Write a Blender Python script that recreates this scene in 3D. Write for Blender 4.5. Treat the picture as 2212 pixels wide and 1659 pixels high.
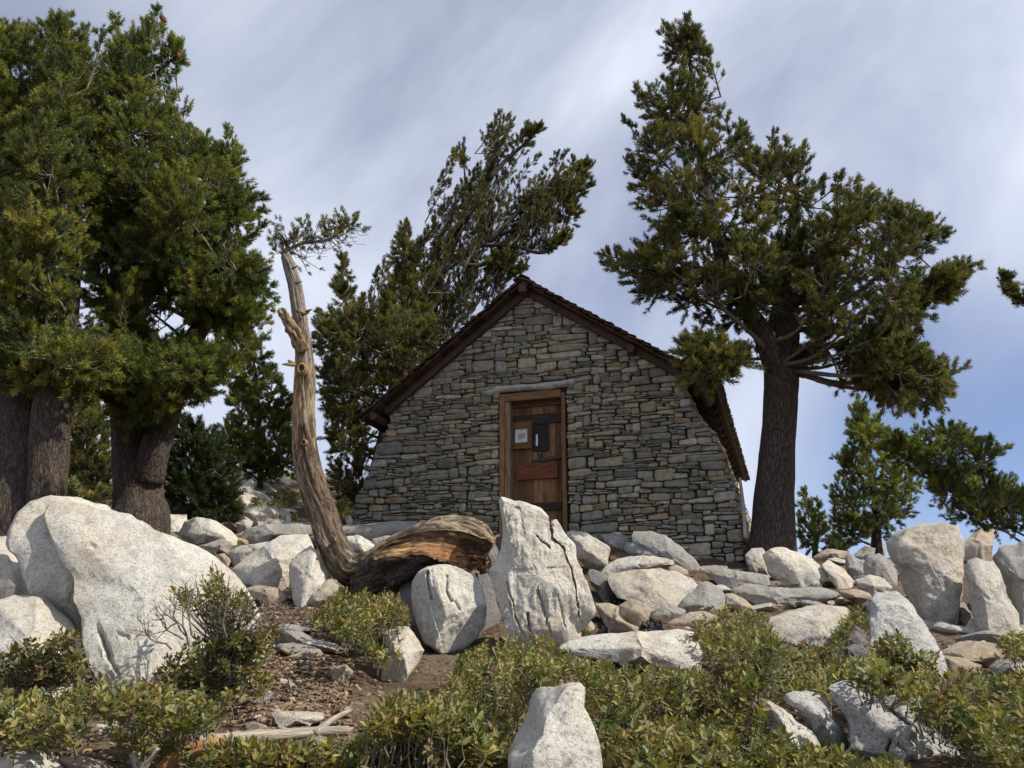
import bpy, math, random
import numpy as np
from mathutils import Vector, noise as mnoise

for o in list(bpy.data.objects): bpy.data.objects.remove(o)
SC = bpy.context.scene
COL = SC.collection

# ---------------------------------------------------------------- camera
PITCH = math.radians(17.0)
cam_d = bpy.data.cameras.new('camera'); cam = bpy.data.objects.new('camera', cam_d); COL.objects.link(cam)
cam_d.sensor_width = 34.6; cam_d.lens = 29.0
cam_d.clip_start = 0.05; cam_d.clip_end = 20000
cam.location = (0, 0, 0); cam.rotation_euler = (math.radians(90) + PITCH, 0, 0)
SC.camera = cam

# ---------------------------------------------------------------- light
SUN_DIR = Vector((0.93, -0.28, 0.98)).normalized()      # towards the sun
sun_el = math.asin(SUN_DIR.z); sun_az = math.atan2(SUN_DIR.x, SUN_DIR.y)
sd = bpy.data.lights.new('sun', 'SUN'); sd.energy = 4.9; sd.angle = math.radians(0.55); sd.color = (1.0, 0.93, 0.80)
so = bpy.data.objects.new('sun', sd); COL.objects.link(so)
so.rotation_euler = SUN_DIR.to_track_quat('Z', 'Y').to_euler(); so.location = (20, -10, 30)
W = bpy.data.worlds.new('World'); SC.world = W; W.use_nodes = True
nt = W.node_tree; nt.nodes.clear()
def N(t, **k):
    n = nt.nodes.new(t)
    for a, b in k.items(): setattr(n, a, b)
    return n
L = lambda a, b: nt.links.new(a, b)
wo = N('ShaderNodeOutputWorld'); bg = N('ShaderNodeBackground'); bg.inputs['Strength'].default_value = 0.1
sky = N('ShaderNodeTexSky', sky_type='NISHITA'); sky.sun_disc = False
sky.sun_elevation = sun_el; sky.sun_rotation = sun_az; sky.altitude = 3000; sky.air_density = 1.0; sky.dust_density = 0.6
tc = N('ShaderNodeTexCoord')
sep = N('ShaderNodeSeparateXYZ'); L(tc.outputs['Generated'], sep.inputs[0])
zz = N('ShaderNodeMath', operation='ADD'); L(sep.outputs['Z'], zz.inputs[0]); zz.inputs[1].default_value = 0.34
zm = N('ShaderNodeMath', operation='MAXIMUM'); L(zz.outputs[0], zm.inputs[0]); zm.inputs[1].default_value = 0.05
dx = N('ShaderNodeMath', operation='DIVIDE'); L(sep.outputs['X'], dx.inputs[0]); L(zm.outputs[0], dx.inputs[1])
dy = N('ShaderNodeMath', operation='DIVIDE'); L(sep.outputs['Y'], dy.inputs[0]); L(zm.outputs[0], dy.inputs[1])
cb = N('ShaderNodeCombineXYZ'); L(dx.outputs[0], cb.inputs[0]); L(dy.outputs[0], cb.inputs[1])
def wnoise(scale, rot, sc, loc, detail, rough, dist):
    m = N('ShaderNodeMapping'); m.vector_type = 'TEXTURE'; L(tc.outputs['Generated'], m.inputs[0])
    m.inputs['Rotation'].default_value = (0, math.radians(-rot), 0); m.inputs['Scale'].default_value = sc; m.inputs['Location'].default_value = loc
    n = N('ShaderNodeTexNoise'); L(m.outputs[0], n.inputs['Vector'])
    n.inputs['Scale'].default_value = scale; n.inputs['Detail'].default_value = detail
    n.inputs['Roughness'].default_value = rough; n.inputs['Distortion'].default_value = dist
    return n
n1 = wnoise(1.9, 52, (1.2, 1, .72), (3.1, 1.7, 0), 6, 0.5, 0.5)      # broad veils
n2 = wnoise(4.2, 48, (2.0, 1, .6), (0.4, 5.2, 0), 6, 0.55, 0.5)       # finer streaks
ad = N('ShaderNodeMath', operation='MULTIPLY_ADD'); L(n2.outputs[0], ad.inputs[0]); ad.inputs[1].default_value = 0.26; L(n1.outputs[0], ad.inputs[2])
mr = N('ShaderNodeMapRange'); L(ad.outputs[0], mr.inputs[0])
mr.inputs['From Min'].default_value = 0.46; mr.inputs['From Max'].default_value = 0.80
mr.inputs['To Min'].default_value = 0.28; mr.inputs['To Max'].default_value = 1.0
_d0 = Vector((0.512, 0.852, 0.105)).normalized()           # a clear patch low in the right of the sky
dt = N('ShaderNodeVectorMath', operation='DOT_PRODUCT'); L(tc.outputs['Generated'], dt.inputs[0]); dt.inputs[1].default_value = _d0
dm_ = N('ShaderNodeMapRange', interpolation_type='SMOOTHSTEP'); L(dt.outputs['Value'], dm_.inputs[0]); dm_.inputs['From Min'].default_value = 0.955; dm_.inputs['From Max'].default_value = 0.997; dm_.inputs['To Min'].default_value = 1.0; dm_.inputs['To Max'].default_value = 0.12
mm_ = N('ShaderNodeMath', operation='MULTIPLY'); L(mr.outputs[0], mm_.inputs[0]); L(dm_.outputs[0], mm_.inputs[1])
mx = N('ShaderNodeMix', data_type='RGBA'); L(mm_.outputs[0], mx.inputs[0])
# thin cirrus: pale lavender white
skc = N('ShaderNodeMix', data_type='RGBA', blend_type='MULTIPLY'); skc.inputs[0].default_value = 1.0
L(sky.outputs[0], skc.inputs[6]); skc.inputs[7].default_value = (0.96, 0.93, 1.06, 1)
L(skc.outputs[2], mx.inputs[6]); mx.inputs[7].default_value = (6.85, 7.25, 8.3, 1)
L(mx.outputs[2], bg.inputs[0]); L(bg.outputs[0], wo.inputs[0])
SC.view_settings.view_transform = 'Standard'; SC.view_settings.look = 'None'
SC.view_settings.exposure = 0.32; SC.view_settings.gamma = 1.0
SC.render.engine = 'CYCLES'
SC.cycles.max_bounces = 6; SC.cycles.transparent_max_bounces = 4

# ---------------------------------------------------------------- pixel to world
F = 2212 / 2 / math.tan(math.atan(17.3 / 29.0)); CX, CY = 1106.0, 829.5
cp, sp = math.cos(PITCH), math.sin(PITCH)
def ray(px, py):
    a = (px - CX) / F; b = (CY - py) / F
    return np.array([a, cp - b * sp, sp + b * cp])
def P(px, py, Y):
    r = ray(px, py); return r * (Y / r[1])
def Pv(px, py, Y):
    a = (px - CX) / F; b = (CY - py) / F
    ry = cp - b * sp; k = Y / ry
    return np.stack([a * k, ry * k, (sp + b * cp) * k], -1)
def zat(py, Y): return P(CX, py, Y)[2]
CROP = {'D': (0, 0, 1), 'c0': (0, 0, 2.7205), 'c1': (745.5, 203.3, 3.0595), 'c2': (1219.8, 0, 2.2296),
        'c2c': (0, 542.2, 2.7205), 'c3': (0, 1050.4, 2.726), 'c4': (1016.5, 542.2, 2.72),
        'c5': (948.8, 1050.4, 2.727), 'c6': (1466.5, 1084.3, 2.887), 'c7': (542.2, 914.9, 3.06),
        'c7b': (609.9, 440.5, 3.497), 'c8': (1466.5, 542.2, 2.448)}
def cv(c, pts):
    ox, oy, s = CROP[c]; return [(ox + p[0] / s, oy + p[1] / s) + tuple(p[2:]) for p in pts]

# ---------------------------------------------------------------- ground shape
def fb(x, y, z=0.0, o=4): return mnoise.fractal(Vector((x, y, z)), 1.0, 2.0, o)
_cols = [-300, 0, 550, 1106, 1650, 2212, 2600]
_tab = {
 550: [(3.2, 1665), (4, 1585), (5, 1500), (6.3, 1410), (7.2, 1350), (8.8, 1255), (10, 1195), (12.3, 1135), (15, 1082), (20, 1030), (26, 1005)],
 0:   [(3.2, 1650), (5, 1480), (6.3, 1390), (7.2, 1340), (8.8, 1255), (10, 1190), (12.3, 1140), (15, 1100), (20, 1065), (26, 1050)],
 1106:[(3.2, 1690), (4, 1610), (5, 1520), (6.3, 1425), (7.2, 1365), (8.8, 1270), (10, 1205), (12.3, 1150), (15, 1125), (20, 1120), (26, 1130)],
 1650:[(3.2, 1690), (4, 1600), (5, 1510), (6.3, 1415), (7.2, 1360), (8.8, 1280), (10, 1240), (11.5, 1210), (14, 1205), (18, 1230), (26, 1260)],
 2212:[(3.2, 1680), (4, 1590), (5, 1500), (6.3, 1415), (7.2, 1360), (8.8, 1290), (10, 1240), (11.5, 1215), (14, 1215), (18, 1240), (26, 1280)]}
_tab[-300] = _tab[0]; _tab[2600] = _tab[2212]
_Yg = np.concatenate([np.arange(-40, 0, 0.5), np.arange(0, 30, 0.1)])
_Z = []
for c in _cols:
    ys = [-40, 0, 1.8] + [a for a, b in _tab[c]]; zs = [-14, -1.5, -1.05] + [zat(b, a) for a, b in _tab[c]]
    z = np.interp(_Yg, ys, zs); k = np.hanning(9); k /= k.sum()
    _Z.append(np.convolve(np.pad(z, 4, mode='edge'), k, 'valid'))
_Z = np.array(_Z)
_drop_r = [0, 24, 30, 45, 80, 250, 1000, 5000, 15000]; _drop = [0, 0, 1.0, 6, 25, 110, 420, 1300, 1600]
def G0(x, y):
    x = np.asarray(x, float); y = np.asarray(y, float)
    px = CX + 1938 * x / np.maximum(y, 2.5)
    px = np.clip(px, _cols[0], _cols[-1] - 1e-3)
    yi = np.clip(y, -40, 28); zc = [np.interp(yi, _Yg, z) for z in _Z]
    i = np.clip(np.searchsorted(_cols, px, side='right') - 1, 0, len(_cols) - 2)
    ca = np.array(_cols, float); t = (px - ca[i]) / (ca[i + 1] - ca[i]); t = t * t * (3 - 2 * t)
    zc = np.array(zc); sh = zc.shape[1:]
    z0 = np.take_along_axis(zc, i[None], 0)[0]; z1 = np.take_along_axis(zc, i[None] + 1, 0)[0]
    return z0 + (z1 - z0) * t - np.interp(np.hypot(x, y), _drop_r, _drop)
def G(x, y):
    return float(G0(np.array([x]), np.array([y]))[0])
def hit(px, py, h=0.0, y0=1.6, y1=27):
    r = ray(px, py); Y = y0; st = 0.05
    while Y < y1:
        p = r * (Y / r[1])
        if p[2] < G(p[0], p[1]) + h:
            return Y
        Y += st; 
        if Y > 10: st = 0.15
    return y1
def hit_many(px, py, h):
    px = np.asarray(px); Ys = np.concatenate([np.arange(1.6, 10, 0.06), np.arange(10, 27, 0.2)])
    out = np.full(len(px), 26.0); done = np.zeros(len(px), bool)
    for Y in Ys:
        p = Pv(px, py, Y); z = G0(p[:, 0], p[:, 1])
        m = (~done) & (p[:, 2] < z + h); out[m] = Y; done |= m
    return out

# ---------------------------------------------------------------- object helpers
def tag(o, label=None, cat=None, group=None, kind=None):
    if label: o['label'] = label
    if cat: o['category'] = cat
    if group: o['group'] = group
    if kind: o['kind'] = kind
    return o
def empty(name, loc, label=None, cat=None, group=None):
    o = bpy.data.objects.new(name, None); COL.objects.link(o); o.location = loc; o.empty_display_size = 0.2
    return tag(o, label, cat, group)
def link(name, me, mat, parent=None, smooth=True):
    o = bpy.data.objects.new(name, me); COL.objects.link(o)
    me.materials.append(mat)
    if smooth is not None: me.polygons.foreach_set('use_smooth', np.full(len(me.polygons), bool(smooth)))
    if parent is not None:
        o.parent = parent; 
        # meshes are made in world space: take the ancestors' offset off
        off = Vector((0, 0, 0)); q = parent
        while q is not None: off += q.location; q = q.parent
        o.location = -off
    return o
def recentre(o):
    me = o.data; n = len(me.vertices); c = np.empty(n * 3, np.float32); me.vertices.foreach_get('co', c); c = c.reshape(-1, 3)
    lo = c.min(0); hi = c.max(0); m = np.array([(lo[0] + hi[0]) / 2, (lo[1] + hi[1]) / 2, lo[2]])
    me.vertices.foreach_set('co', (c - m).ravel()); o.location = Vector(m.tolist()); return o
class MB:
    """collects verts / faces / per-vertex colour and grain into one mesh"""
    def __init__(s): s.v = []; s.f = []; s.c = []; s.g = []; s.n = 0
    def add(s, v, f, c=(1, 1, 1), g=None):
        v = np.asarray(v, float).reshape(-1, 3); k = len(v)
        s.v.append(v); s.f += [tuple(int(i) + s.n for i in q) for q in f]
        c = np.asarray(c, float); 
        if c.ndim == 1: c = np.tile(c[:3], (k, 1))
        s.c.append(c); s.g.append(v if g is None else np.asarray(g, float)); s.n += k
    def mesh(s, name):
        me = bpy.data.meshes.new(name); V = np.concatenate(s.v)
        me.from_pydata(V.tolist(), [], s.f); me.update()
        a = me.color_attributes.new('col', 'FLOAT_COLOR', 'POINT')
        C4 = np.ones((len(V), 4), np.float32); C4[:, :3] = np.concatenate(s.c); a.data.foreach_set('color', C4.ravel())
        b = me.attributes.new('grain', 'FLOAT_VECTOR', 'POINT'); b.data.foreach_set('vector', np.concatenate(s.g).astype(np.float32).ravel())
        return me
    def build(s, name, mat, parent=None, smooth=True): return link(name, s.mesh(name), mat, parent, smooth)
def np_mesh(name, V, Fa, Cc):
    """V (n,3), Fa (m,k) of equal size faces, Cc (n,3)"""
    me = bpy.data.meshes.new(name); n = len(V); m, k = Fa.shape
    me.vertices.add(n); me.vertices.foreach_set('co', V.astype(np.float32).ravel())
    me.loops.add(m * k); me.loops.foreach_set('vertex_index', Fa.astype(np.int32).ravel())
    me.polygons.add(m); me.polygons.foreach_set('loop_start', np.arange(0, m * k, k, dtype=np.int32))
    try: me.polygons.foreach_set('loop_total', np.full(m, k, np.int32))
    except Exception: pass
    me.update(calc_edges=True)
    a = me.color_attributes.new('col', 'FLOAT_COLOR', 'POINT')
    C4 = np.ones((n, 4), np.float32); C4[:, :3] = Cc; a.data.foreach_set('color', C4.ravel())
    return me
def unit(v): v = np.asarray(v, float); return v / (np.linalg.norm(v) + 1e-9)
def catmull(pts, n):
    pts = [np.asarray(p, float) for p in pts]; pts = [2 * pts[0] - pts[1]] + pts + [2 * pts[-1] - pts[-2]]; out = []
    m = len(pts) - 3
    for i in range(m):
        p0, p1, p2, p3 = pts[i:i + 4]
        for j in range(n):
            t = j / n
            out.append(0.5 * ((2 * p1) + (-p0 + p2) * t + (2 * p0 - 5 * p1 + 4 * p2 - p3) * t * t + (-p0 + 3 * p1 - 3 * p2 + p3) * t ** 3))
    out.append(pts[-2]); return np.array(out)
def tube(mb, pts, rad, seg=8, amp=0.0, freq=(3, 3, 1.2), col=(1, 1, 1), cap=True, seed=0.0, colf=None):
    pts = np.asarray(pts, float); n = len(pts); rad = np.broadcast_to(np.asarray(rad, float), (n,))
    T = np.gradient(pts, axis=0); T /= np.linalg.norm(T, axis=1)[:, None] + 1e-9
    ref = np.array([0, -1.0, 0]) if abs(T[0][1]) < 0.9 else np.array([0, 0, 1.0])
    A = unit(ref - T[0] * ref.dot(T[0])); V = []; C = []; Gr = []; d = 0.0
    for i in range(n):
        if i: d += np.linalg.norm(pts[i] - pts[i - 1])
        A = unit(A - T[i] * A.dot(T[i])); B = np.cross(T[i], A)
        for k in range(seg):
            th = 2 * math.pi * k / seg; c, s = math.cos(th), math.sin(th); r = rad[i]
            if amp: r *= 1 + amp * (fb(c * freq[0] + seed, s * freq[1], d * freq[2] + seed, 3))
            V.append(pts[i] + r * (c * A + s * B)); Gr.append((c * rad[i] + seed, s * rad[i], d * 1.0))
            if colf: C.append(colf(i / (n - 1), th, V[-1]))
    f = []
    for i in range(n - 1):
        for k in range(seg):
            a = i * seg + k; b = i * seg + (k + 1) % seg; f.append((a, b, b + seg, a + seg))
    if cap:
        f.append(tuple(range(seg))[::-1]); f.append(tuple((n - 1) * seg + k for k in range(seg)))
    mb.add(V, f, np.array(C) if colf else col, Gr)

# ---------------------------------------------------------------- materials
class Mat:
    def __init__(s, name):
        s.m = bpy.data.materials.new(name); s.m.use_nodes = True; s.t = s.m.node_tree
        s.b = s.t.nodes['Principled BSDF']; s.out = s.t.nodes['Material Output']
        s.b.inputs['Roughness'].default_value = 0.85; s.b.inputs['Specular IOR Level'].default_value = 0.25
    def n(s, t, **k):
        x = s.t.nodes.new(t)
        for a, b in k.items(): setattr(x, a, b)
        return x
    def l(s, a, b): s.t.links.new(a, b)
    def coord(s, kind='Object', scale=(1, 1, 1)):
        mp = s.n('ShaderNodeMapping'); mp.inputs['Scale'].default_value = scale
        if kind == 'grain':
            a = s.n('ShaderNodeAttribute', attribute_name='grain'); s.l(a.outputs['Vector'], mp.inputs[0])
        else:
            g = s.n('ShaderNodeNewGeometry'); s.l(g.outputs['Position'], mp.inputs[0])
        return mp.outputs[0]
    def noise(s, vec, scale, detail=4, rough=0.6, dist=0.0):
        x = s.n('ShaderNodeTexNoise'); s.l(vec, x.inputs['Vector']); x.inputs['Scale'].default_value = scale
        x.inputs['Detail'].default_value = detail; x.inputs['Roughness'].default_value = rough; x.inputs['Distortion'].default_value = dist
        return x.outputs['Fac']
    def ramp(s, fac, stops):
        x = s.n('ShaderNodeValToRGB'); s.l(fac, x.inputs[0]); e = x.color_ramp.elements
        while len(e) < len(stops): e.new(0.5)
        for i, (p, c) in enumerate(stops):
            e[i].position = p; e[i].color = (*c, 1) if hasattr(c, '__len__') else (c, c, c, 1)
        return x.outputs[0]
    def mix(s, a, b, fac, mode='MIX'):
        x = s.n('ShaderNodeMix', data_type='RGBA', blend_type=mode)
        for sock, v in ((x.inputs[6], a), (x.inputs[7], b)):
            if isinstance(v, tuple): sock.default_value = (*v, 1)
            else: s.l(v, sock)
        if isinstance(fac, (int, float)): x.inputs[0].default_value = fac
        else: s.l(fac, x.inputs[0])
        return x.outputs[2]
    def attr(s): return s.n('ShaderNodeAttribute', attribute_name='col').outputs['Color']
    def color(s, c):
        if isinstance(c, tuple): s.b.inputs['Base Color'].default_value = (*c, 1)
        else: s.l(c, s.b.inputs['Base Color'])
    def bump(s, hs, dist=0.01, strength=1.0):
        prev = None
        for h, d, st in (hs if isinstance(hs, list) else [(hs, dist, strength)]):
            x = s.n('ShaderNodeBump'); s.l(h, x.inputs['Height']); x.inputs['Distance'].default_value = d; x.inputs['Strength'].default_value = st
            if prev is not None: s.l(prev, x.inputs['Normal'])
            prev = x.outputs[0]
        s.l(prev, s.b.inputs['Normal'])

def granite(name, base, stain, speck=0.5, lichen=0.0):
    m = Mat(name); v = m.coord()
    big = m.noise(v, 2.1, 5, 0.6); mid = m.noise(v, 9, 5, 0.65); fine = m.noise(v, 150, 3, 0.7); sp_ = m.noise(v, 75, 3, 0.75)
    c = m.mix(base, stain, m.ramp(big, [(0.43, 0.0), (0.66, 0.9)]))
    c = m.mix(c, tuple(x * 0.62 for x in base), m.ramp(mid, [(0.5, 0.0), (0.78, 0.6)]))
    c = m.mix(c, (0.06, 0.06, 0.065), m.ramp(sp_, [(0.54, 0.0), (0.64, speck)]))
    c = m.mix(c, tuple(x * 0.42 for x in base), m.ramp(m.noise(v, 34, 4, 0.8), [(0.53, 0.0), (0.68, 0.75)]))
    c = m.mix(c, tuple(x * 0.5 for x in stain), m.ramp(m.noise(v, 4.3, 6, 0.7, 0.8), [(0.54, 0.0), (0.66, 0.55)]))
    c = m.mix(c, (0.85, 0.84, 0.80), m.ramp(fine, [(0.58, 0.0), (0.7, 0.35)]))
    if lichen: c = m.mix(c, (0.09, 0.09, 0.085), m.ramp(m.noise(v, 5.5, 6, 0.75, 0.5), [(0.60, 0.0), (0.68, lichen)]))
    m.color(c); m.b.inputs['Roughness'].default_value = 0.9
    m.bump([(mid, 0.045, 0.9), (m.noise(v, 30, 6, 0.8), 0.018, 1.0), (fine, 0.004, 0.9)])
    return m.m
M = {}
M['white'] = granite('white_granite', (0.61, 0.585, 0.52), (0.58, 0.49, 0.38), 0.6, 0.3)
M['pale'] = granite('pale_granite', (0.54, 0.51, 0.455), (0.49, 0.40, 0.295), 0.65, 0.35)
M['tan'] = granite('tan_granite', (0.42, 0.36, 0.285), (0.36, 0.265, 0.18), 0.45, 0.2)
M['grey'] = granite('grey_granite', (0.33, 0.325, 0.31), (0.33, 0.28, 0.22), 0.5, 0.5)
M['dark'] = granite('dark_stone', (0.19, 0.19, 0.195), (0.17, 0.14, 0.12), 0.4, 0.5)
M['lichen'] = granite('lichen_granite', (0.52, 0.51, 0.49), (0.42, 0.40, 0.36), 0.75, 0.75)

def mk_wallstone():
    m = Mat('wall_stone'); v = m.coord(); a = m.attr()
    st = m.noise(v, 14, 5, 0.7); fi = m.noise(v, 70, 4, 0.7); sp_ = m.noise(v, 150, 2, 0.7)
    c = m.mix(a, m.mix(a, (0.5, 0.45, 0.36), 1.0, 'MULTIPLY'), m.ramp(st, [(0.45, 0.0), (0.7, 0.9)]))
    c = m.mix(c, (0.44, 0.42, 0.38), m.ramp(m.noise(v, 22, 5, 0.75), [(0.58, 0.0), (0.74, 0.5)]))
    c = m.mix(c, (0.05, 0.05, 0.05), m.ramp(sp_, [(0.58, 0.0), (0.7, 0.5)]))
    m.color(c); m.bump([(st, 0.02, 0.7), (fi, 0.008, 0.9)]); return m.m
M['stone'] = mk_wallstone()
def mk_mortar():
    m = Mat('dry_mortar'); v = m.coord(); n = m.noise(v, 25, 4, 0.7)
    m.color(m.ramp(n, [(0.3, (0.022, 0.02, 0.018)), (0.75, (0.09, 0.08, 0.065))])); m.bump(n, 0.02); return m.m
M['mortar'] = mk_mortar()
def mk_wood(name, tint, grey=0.0, gs=(14, 14, 1.2), patch=False):
    m = Mat(name); v = m.coord('grain', gs); a = m.attr()
    g1 = m.noise(v, 3.0, 6, 0.7, 0.3); g2 = m.noise(m.coord('grain', (60, 60, 3.0)), 2.2, 4, 0.7); b = m.noise(m.coord('grain', (3, 3, 1.6)), 1.6, 4, 0.6)
    dk = tuple(x * 0.3 for x in tint)
    c = m.mix(dk, tint, m.ramp(g1, [(0.33, 0.0), (0.62, 1.0)]))
    c = m.mix(c, tuple(min(1, x * 1.5) for x in tint), m.ramp(g2, [(0.52, 0.0), (0.72, 0.7)]))
    c = m.mix(c, tuple(x * 0.55 for x in tint), m.ramp(b, [(0.48, 0.0), (0.7, 0.85)]))
    c = m.mix(c, a, 1.0, 'MULTIPLY')
    if patch:
        c = m.mix(c, m.mix(c, (0.30, 0.26, 0.22), 1.0, 'MULTIPLY'), m.ramp(m.noise(m.coord('grain', (9, 9, 2.6)), 1.5, 8, 0.8, 1.0), [(0.48, 0.0), (0.55, 1.0)]))
        c = m.mix(c, (0.018, 0.014, 0.011), m.ramp(m.noise(m.coord('grain', (26, 26, 1.3)), 2.0, 6, 0.75, 0.3), [(0.33, 0.95), (0.40, 0.0)]))
        c = m.mix(c, (0.42, 0.37, 0.30), m.ramp(m.noise(m.coord('grain', (11, 11, 5)), 1.9, 6, 0.75), [(0.60, 0.0), (0.72, 0.7)]))
    m.color(c); m.b.inputs['Roughness'].default_value = 0.85 if patch else 0.75
    m.bump([(g1, 0.008, 0.8), (g2, 0.003, 0.8)]); return m.m
M['door'] = mk_wood('door_wood', (0.235, 0.130, 0.068))
M['beam'] = mk_wood('roof_timber', (0.068, 0.046, 0.034))
M['shingle'] = mk_wood('roof_shingle', (0.13, 0.078, 0.053))
M['snag'] = mk_wood('weathered_wood', (0.40, 0.345, 0.275), gs=(16, 16, 2.2), patch=True)
M['stick'] = mk_wood('grey_dead_wood', (0.42, 0.36, 0.30), gs=(30, 30, 2))
def mk_bark():
    m = Mat('pine_bark'); v = m.coord('grain', (13, 13, 3.2)); v2 = m.coord('grain', (40, 40, 14))
    n1_ = m.noise(v, 2.2, 6, 0.72, 0.4); n2_ = m.noise(v2, 1.8, 5, 0.7)
    vo = m.n('ShaderNodeTexVoronoi', feature='DISTANCE_TO_EDGE'); m.l(m.coord('grain', (24, 24, 7)), vo.inputs['Vector']); vo.inputs['Scale'].default_value = 1.3
    c = m.ramp(n1_, [(0.3, (0.034, 0.025, 0.02)), (0.52, (0.095, 0.072, 0.058)), (0.72, (0.19, 0.148, 0.12))])
    c = m.mix(c, (0.33, 0.29, 0.26), m.ramp(n2_, [(0.55, 0.0), (0.72, 0.55)]))
    c = m.mix((0.03, 0.024, 0.02), c, m.ramp(vo.outputs['Distance'], [(0.0, 0.15), (0.10, 1.0)]))
    m.color(c); m.bump([(n1_, 0.05, 1.0), (m.ramp(vo.outputs['Distance'], [(0.0, 0.0), (0.16, 1.0)]), 0.02, 0.8), (n2_, 0.012, 0.8)]); return m.m
M['bark'] = mk_bark()
def mk_twig():
    m = Mat('twig_bark'); v = m.coord(); n = m.noise(v, 22, 4, 0.7)
    m.color(m.ramp(n, [(0.3, (0.075, 0.057, 0.043)), (0.7, (0.22, 0.185, 0.15))])); m.bump(n, 0.004); return m.m
M['twig'] = mk_twig()
def mk_leaf(name, trans, rough, spec, tr=(0.8, 1.1, 0.35)):
    m = Mat(name); a = m.attr(); v = m.coord(); n = m.noise(v, 3.0, 2, 0.5)
    c = m.mix(a, m.mix(a, (0.88, 0.80, 0.62), 1.0, 'MULTIPLY'), m.ramp(n, [(0.4, 0.0), (0.65, 1.0)]))
    m.color(c); m.b.inputs['Roughness'].default_value = rough; m.b.inputs['Specular IOR Level'].default_value = spec
    t = m.n('ShaderNodeBsdfTranslucent'); m.l(m.mix(c, tr, 1.0, 'MULTIPLY'), t.inputs[0])
    mx_ = m.n('ShaderNodeMixShader'); mx_.inputs[0].default_value = trans
    m.l(m.b.outputs[0], mx_.inputs[1]); m.l(t.outputs[0], mx_.inputs[2]); m.l(mx_.outputs[0], m.out.inputs[0]); return m.m
M['needle'] = mk_leaf('pine_needles', 0.34, 0.55, 0.3)
M['leaf'] = mk_leaf('shrub_leaves', 0.28, 0.55, 0.3)
def flat(name, c, rough=0.8, spec=0.2, ns=30, var=0.5, bd=0.004, metal=0):
    m = Mat(name); n = m.noise(m.coord(), ns, 4, 0.7)
    m.color(m.ramp(n, [(0.3, tuple(x * (1 - var) for x in c)), (0.7, tuple(min(1, x * (1 + var)) for x in c))]))
    m.b.inputs['Roughness'].default_value = rough; m.b.inputs['Specular IOR Level'].default_value = spec; m.b.inputs['Metallic'].default_value = metal
    m.bump(n, bd); return m.m
M['iron'] = flat('rusty_iron', (0.035, 0.025, 0.022), 0.6, 0.4)
M['paper'] = flat('printed_paper', (0.62, 0.66, 0.66), 0.6, 0.2, 8, 0.04, 0.0002)
M['ink'] = flat('ink', (0.40, 0.43, 0.43), 0.8, 0.1, 60, 0.4, 0.0002)
M['charcoal'] = flat('charcoal', (0.012, 0.012, 0.013), 0.7, 0.35, 60, 0.6)
def mk_glass():
    m = Mat('dark_window_glass'); m.color((0.010, 0.011, 0.011)); m.b.inputs['Roughness'].default_value = 0.25; m.b.inputs['Specular IOR Level'].default_value = 0.18; return m.m
M['glass'] = mk_glass()
def mk_ground():
    m = Mat('dry_soil'); v = m.coord()
    a = m.noise(v, 1.1, 5, 0.6); b = m.noise(v, 9, 6, 0.7); c_ = m.noise(v, 55, 4, 0.75); d = m.noise(v, 120, 2, 0.7)
    c = m.ramp(b, [(0.3, (0.055, 0.036, 0.024)), (0.55, (0.125, 0.085, 0.055)), (0.78, (0.22, 0.165, 0.115))])
    c = m.mix(c, (0.27, 0.225, 0.17), m.ramp(a, [(0.5, 0.0), (0.75, 0.6)]))
    c = m.mix(c, (0.38, 0.27, 0.16), m.ramp(c_, [(0.58, 0.0), (0.68, 0.8)]))
    c = m.mix(c, (0.025, 0.018, 0.014), m.ramp(d, [(0.34, 0.85), (0.45, 0.0)]))
    m.color(c); m.b.inputs['Roughness'].default_value = 0.95
    m.bump([(b, 0.05, 0.8), (c_, 0.02, 1.0)]); return m.m
M['soil'] = mk_ground()

# ---------------------------------------------------------------- ground sheet
def make_ground():
    az = np.concatenate([np.radians(np.linspace(-180, -44, 40)), np.radians(np.linspace(-43, 43, 330)), np.radians(np.linspace(44, 180, 40))])
    rr = np.concatenate([[0.3, 0.8, 1.3], np.exp(np.linspace(math.log(1.7), math.log(27), 300)), np.exp(np.linspace(math.log(29), math.log(15000), 50))])
    A_, R_ = np.meshgrid(az, rr); X = R_ * np.sin(A_); Yy = R_ * np.cos(A_)
    Z = G0(X, Yy)
    for j in range(X.shape[0]):
        r = rr[j]
        for i in range(X.shape[1]):
            x, y = X[j, i], Yy[j, i]
            if r < 30: Z[j, i] += 0.10 * fb(x * 0.9, y * 0.9, 3.3, 4) + 0.022 * fb(x * 6, y * 6, 8.1, 3) - 0.03
            else: Z[j, i] += 0.05 * r * fb(x / (r * 0.6), y / (r * 0.6), 1.7, 5)
    nA, nR = len(az), len(rr); V = np.stack([X, Yy, Z], -1).reshape(-1, 3)
    a = (np.arange(nR - 1)[:, None] * nA + np.arange(nA - 1)[None]).ravel()
    Fa = np.stack([a, a + 1, a + nA + 1, a + nA], -1)
    o = link('ground', np_mesh('ground', V, Fa[:, ::-1], np.ones((len(V), 3))), M['soil']); tag(o, 'brown stony soil of the mountain slope', 'ground', kind='structure')
make_ground()
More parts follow.
